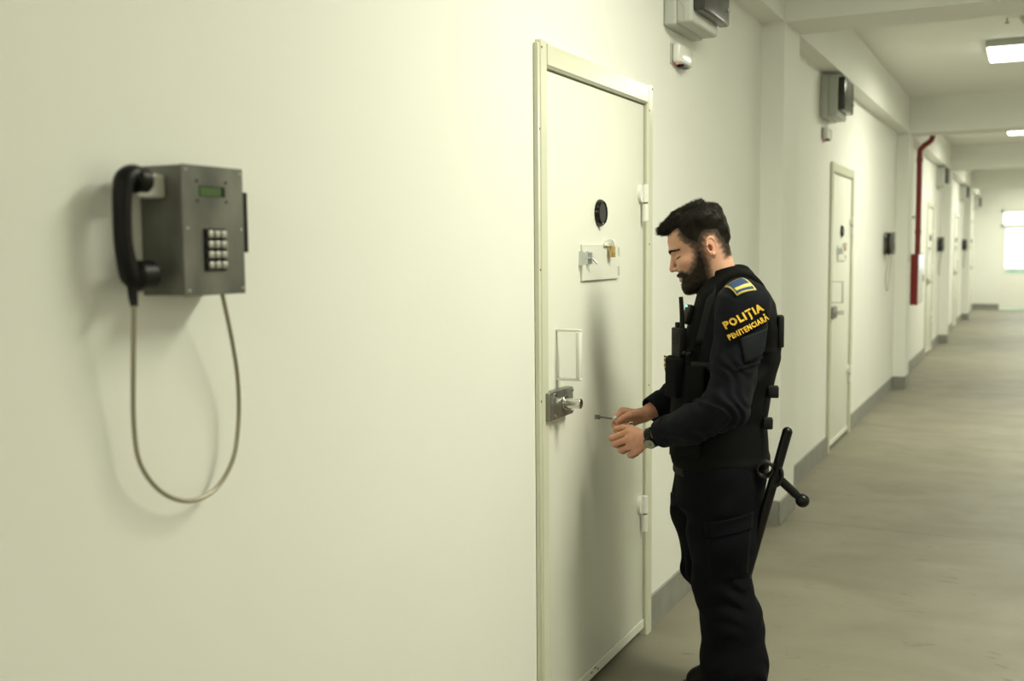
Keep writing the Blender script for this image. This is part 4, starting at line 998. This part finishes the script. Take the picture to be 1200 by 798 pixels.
# ---- trousers
def leg(P, pts, rad):
    return chain(P, pts, rad, 0.03)
LEG_L = ([(0.022, 0.090, 0.83), (0.018, 0.098, 0.62), (0.022, 0.102, 0.475), (-0.014, 0.104, 0.34), (-0.022, 0.106, 0.20), (-0.026, 0.108, 0.03)], [0.122, 0.109, 0.090, 0.097, 0.104, 0.100])
LEG_R = ([(0.056, -0.090, 0.83), (0.072, -0.098, 0.66), (0.052, -0.100, 0.462), (-0.004, -0.102, 0.34), (-0.015, -0.104, 0.20), (-0.02, -0.106, 0.03)], [0.126, 0.120, 0.094, 0.080, 0.088, 0.090])
def trouser_sdf(P):
    X, Y, Z = P
    d = loft(P, [(0.885, 0.168, -0.112, 0.172), (0.80, 0.176, -0.126, 0.185), (0.72, 0.176, -0.112, 0.19), (0.70, 0.16, -0.09, 0.17)], 2.5)
    l, r = leg(P, *LEG_L), leg(P, *LEG_R)
    # the knee of the right leg pushes the cloth out over the shin
    r = smin(r, ell(P, (0.094, -0.10, 0.452), (0.062, 0.062, 0.046)), 0.016)
    lr = smin(l, r, 0.004)
    d = smin(d, lr, 0.035)
    knee = np.exp(-((Z - 0.44) / 0.10) ** 2); low = sstep(0.36, 0.14, Z)
    d = d + (0.005 * knee + 0.0045 * low) * np.sin(Z * 62 + 6.0 * np.sin(Y * 17 + 9 * Z) + 5.0 * np.sin(X * 23 + 1 - 7 * Z)) * (0.55 + 0.45 * np.sin(X * 31 + Y * 19 + Z * 11)) + 0.0035 * wob(X, Y, Z, 30, 1.0) + 0.0018 * np.sin((Z * 0.8 + X * 0.6) * 70 + 8 * Y) * sstep(0.5, 0.7, Z)
    return np.maximum(d, 0.055 - Z)
trousers = sdf_obj('trousers', trouser_sdf, (-0.19, -0.26, 0.045), (0.24, 0.26, 0.90), 0.0055, M_PANT, guard)
patch('cargo_flap', trouser_sdf, [(0.075, 0.690), (-0.075, 0.725), (-0.070, 0.672), (0.070, 0.640)], M_PANT, trousers, 0.006)
patch('cargo_pocket', trouser_sdf, [(0.066, 0.655), (-0.070, 0.690), (-0.062, 0.515), (0.060, 0.500)], M_PANT, trousers, 0.003)
bm = N(); box(bm, 0.168, 0.196, -0.06, -0.035, 0.685, 0.730, 0.004, 2, Matrix.Translation((0, 0.0, 0))); obj('hip_tab', bm, M_WEB, trousers, True)
# belt with the loop that carries the baton
def belt_sdf(P):
    d = loft(P, [(0.90, 0.170, -0.112, 0.176), (0.80, 0.178, -0.124, 0.186)], 2.4) - 0.010
    return smax(np.abs(P[2] - 0.846) - 0.022, d, 0.004)
belt = sdf_obj('belt', belt_sdf, (-0.17, -0.23, 0.81), (0.22, 0.23, 0.88), 0.004, M_WEB, guard)
bm = N()
for i in range(1):
    R_ = 0.026; ring = [(-0.112 + R_ * math.cos(t), 0.0, 0.862 + R_ * math.sin(t)) for t in np.linspace(0, 2 * math.pi, 28, endpoint=False)]
    o_ = [[bm.verts.new((x * 1.0, y, z)) for x, _, z in ring] for y in (0.125, 0.178)]
    i_ = [[bm.verts.new((-0.112 + (x + 0.112) * 0.80, y, 0.862 + (z - 0.862) * 0.80)) for x, _, z in ring] for y in (0.125, 0.178)]
    n_ = len(ring)
    for k in range(n_):
        k2 = (k + 1) % n_
        bm.faces.new((o_[0][k], o_[0][k2], o_[1][k2], o_[1][k])); bm.faces.new((i_[0][k], i_[1][k], i_[1][k2], i_[0][k2]))
        bm.faces.new((o_[1][k], o_[1][k2], i_[1][k2], i_[1][k])); bm.faces.new((o_[0][k], i_[0][k], i_[0][k2], o_[0][k2]))
bmesh.ops.recalc_face_normals(bm, faces=bm.faces); obj('baton_loop', bm, M_WEB, belt, True)
bm = N(); tube(bm, [(-0.135, 0.13, 0.872), (-0.158, 0.135, 0.865), (-0.166, 0.14, 0.84), (-0.155, 0.14, 0.81), (-0.13, 0.135, 0.80)], 0.006, 8, 3); obj('holder_strap', bm, M_WEB, belt, True)

# ---- side-handle baton
Bt = Vector((-0.181, 0.125, 0.978)); Bd = Vector((0.036, 0.0, -0.14)).normalized()
bat = tag(empty('baton', guard.matrix_basis @ (Bt + Bd * 0.145), math.radians(-165.5)), 'black side-handle baton with ball-ended grip hanging from the guard\'s belt', 'baton')
o0 = Bt + Bd * 0.145
bm = N(); tube(bm, [Bt - o0, Bt + Bd * 0.006 - o0, Bt + Bd * 0.02 - o0, Bt + Bd * 0.30 - o0, Bt + Bd * 0.55 - o0, Bt + Bd * 0.565 - o0], 0.015, 18, 3, radii=[0.0160] * 24 + [0.0085]); ball(bm, Bt - o0, 0.0160, 1, 1, 1, 18); obj('shaft', bm, M_RUB, bat, True)
g1 = Vector((-0.226, 0.125, 0.762)) - o0
gd = g1.normalized()
bm = N(); tube(bm, [gd * 0.005, gd * 0.02, g1 * 0.5, g1 * 0.8, g1], 0.012, 16, 4, radii=[0.016, 0.0140, 0.0132, 0.0132, 0.011]); gr = obj('side_grip', bm, M_RUB, bat, True)
for k in range(8):
    q = gd * (0.03 + k * 0.0075); bm = N(); cyl(bm, q, q + gd * 0.003, 0.0150, n=18); obj('grip_ridge', bm, M_RUB, gr, True)
bm = N(); ball(bm, g1 + gd * 0.006, 0.0225, 1, 1, 1, 24); obj('ball_end', bm, M_RUB, bat, True)

# ---- boots
for s, x0 in ((1, -0.045), (-1, -0.03)):
    yb = 0.108 * s
    def boot(P, x0=x0, yb=yb):
        d = rcone(P, (x0 - 0.045, yb, 0.055), (x0 + 0.13, yb + 0.008 * s, 0.045), 0.048, 0.043, ((0, 1, 0), 1.05))
        d = smin(d, rcone(P, (x0 - 0.02, yb, 0.06), (x0 - 0.015, yb, 0.20), 0.052, 0.055), 0.03)
        d = smin(d, ell(P, (x0 + 0.06, yb, 0.085), (0.075, 0.038, 0.035)), 0.02)
        sole = rbox(P, (x0 + 0.045, yb, 0.015), (0.143, 0.049, 0.0165), 0.012)
        return np.maximum(smin(d, sole, 0.005), 0.0005 - P[2])
    sdf_obj('boot', boot, (x0 - 0.13, yb - 0.08, -0.006), (x0 + 0.22, yb + 0.08, 0.23), 0.005, M_BOOT, guard)

# ---- wristwatch
w, b = Vector(SL[2]), Vector(SL[1]); ax = (b - w).normalized(); wc = w + ax * 0.022
wt = empty('wristwatch'); wt.parent = guard; wt['label'] = 'black wristwatch with pale round dial'
out = (Vector((0.0, 1, 0)) - ax * ax.y).normalized(); side = ax.cross(out)
Wm = Matrix(((side.x, out.x, ax.x, wc.x), (side.y, out.y, ax.y, wc.y), (side.z, out.z, ax.z, wc.z), (0, 0, 0, 1)))
bm = N(); t = bmesh.new(); n_ = 36; rg = []
for k in range(n_):
    a = 2 * math.pi * k / n_; cs, sn = math.cos(a), math.sin(a)
    rg.append([t.verts.new((cs * (0.0300 + e_), sn * (0.0258 + e_), z)) for e_, z in ((0, -0.012), (0.004, -0.012), (0.004, 0.012), (0, 0.012))])
for k in range(n_):
    A_, B_ = rg[k], rg[(k + 1) % n_]
    for j in range(4): t.faces.new((A_[j], A_[(j + 1) % 4], B_[(j + 1) % 4], B_[j]))
bmesh.ops.recalc_face_normals(t, faces=t.faces); merge(bm, t, Wm); obj('watch_strap', bm, M_BLACK, wt, True)
dirw = (out * 0.93 + Vector((-0.12, 0, -0.32))).normalized(); pc = wc + dirw * 0.029
bm = N(); cyl(bm, pc - dirw * 0.004, pc + dirw * 0.007, 0.0215, 0.0205, 32, 0.0015); obj('watch_case', bm, M_BLACK, wt, True)
bm = N(); cyl(bm, pc + dirw * 0.007, pc + dirw * 0.0078, 0.0175, n=32); dial = obj('watch_dial', bm, M_DIAL, wt, True)
for a, L_ in ((0.6, 0.008), (2.4, 0.011)):
    u = side * math.cos(a) + ax * math.sin(a); bm = N(); cyl(bm, pc + dirw * 0.0083, pc + dirw * 0.0083 + u * L_, 0.0009, n=6); obj('watch_hand', bm, M_BLACK, dial)

# ---- the key in his right hand
ko = Vector((0.386, -0.050, 0.978))
key = tag(empty('cell_key', guard.matrix_basis @ ko, math.radians(-165.5)), 'long steel cell key held between the guard\'s thumb and finger', 'key')
bm = N(); cyl(bm, (-0.035, 0, -0.003), (0.066, 0, 0.007), 0.0031, n=14); obj('key_shaft', bm, M_DARKST, key, True)
bm = N()
for z0, z1 in ((-0.0075, -0.0035), (-0.002, 0.002), (0.0035, 0.0075)): box(bm, 0.052, 0.071, -0.0015, 0.0015, 0.006 + z0, 0.006 + z1)
box(bm, 0.052, 0.060, -0.0018, 0.0018, -0.002, 0.0135, 0.0008, 1); obj('key_bit', bm, M_DARKST, key)
bm = N(); ball(bm, (0.002, 0.004, 0.004), 0.0085, 1.1, 0.55, 1.0, 16); obj('key_collar', bm, M_GALV, key, True)
bm = N(); tube(bm, [(-0.056 + 0.011 * math.cos(a), 0.012, -0.024 + 0.017 * math.sin(a)) for a in np.linspace(0, 2 * math.pi, 24, endpoint=False)], 0.0028, 8, 0, True); obj('key_ring', bm, M_CHROME, key, True)
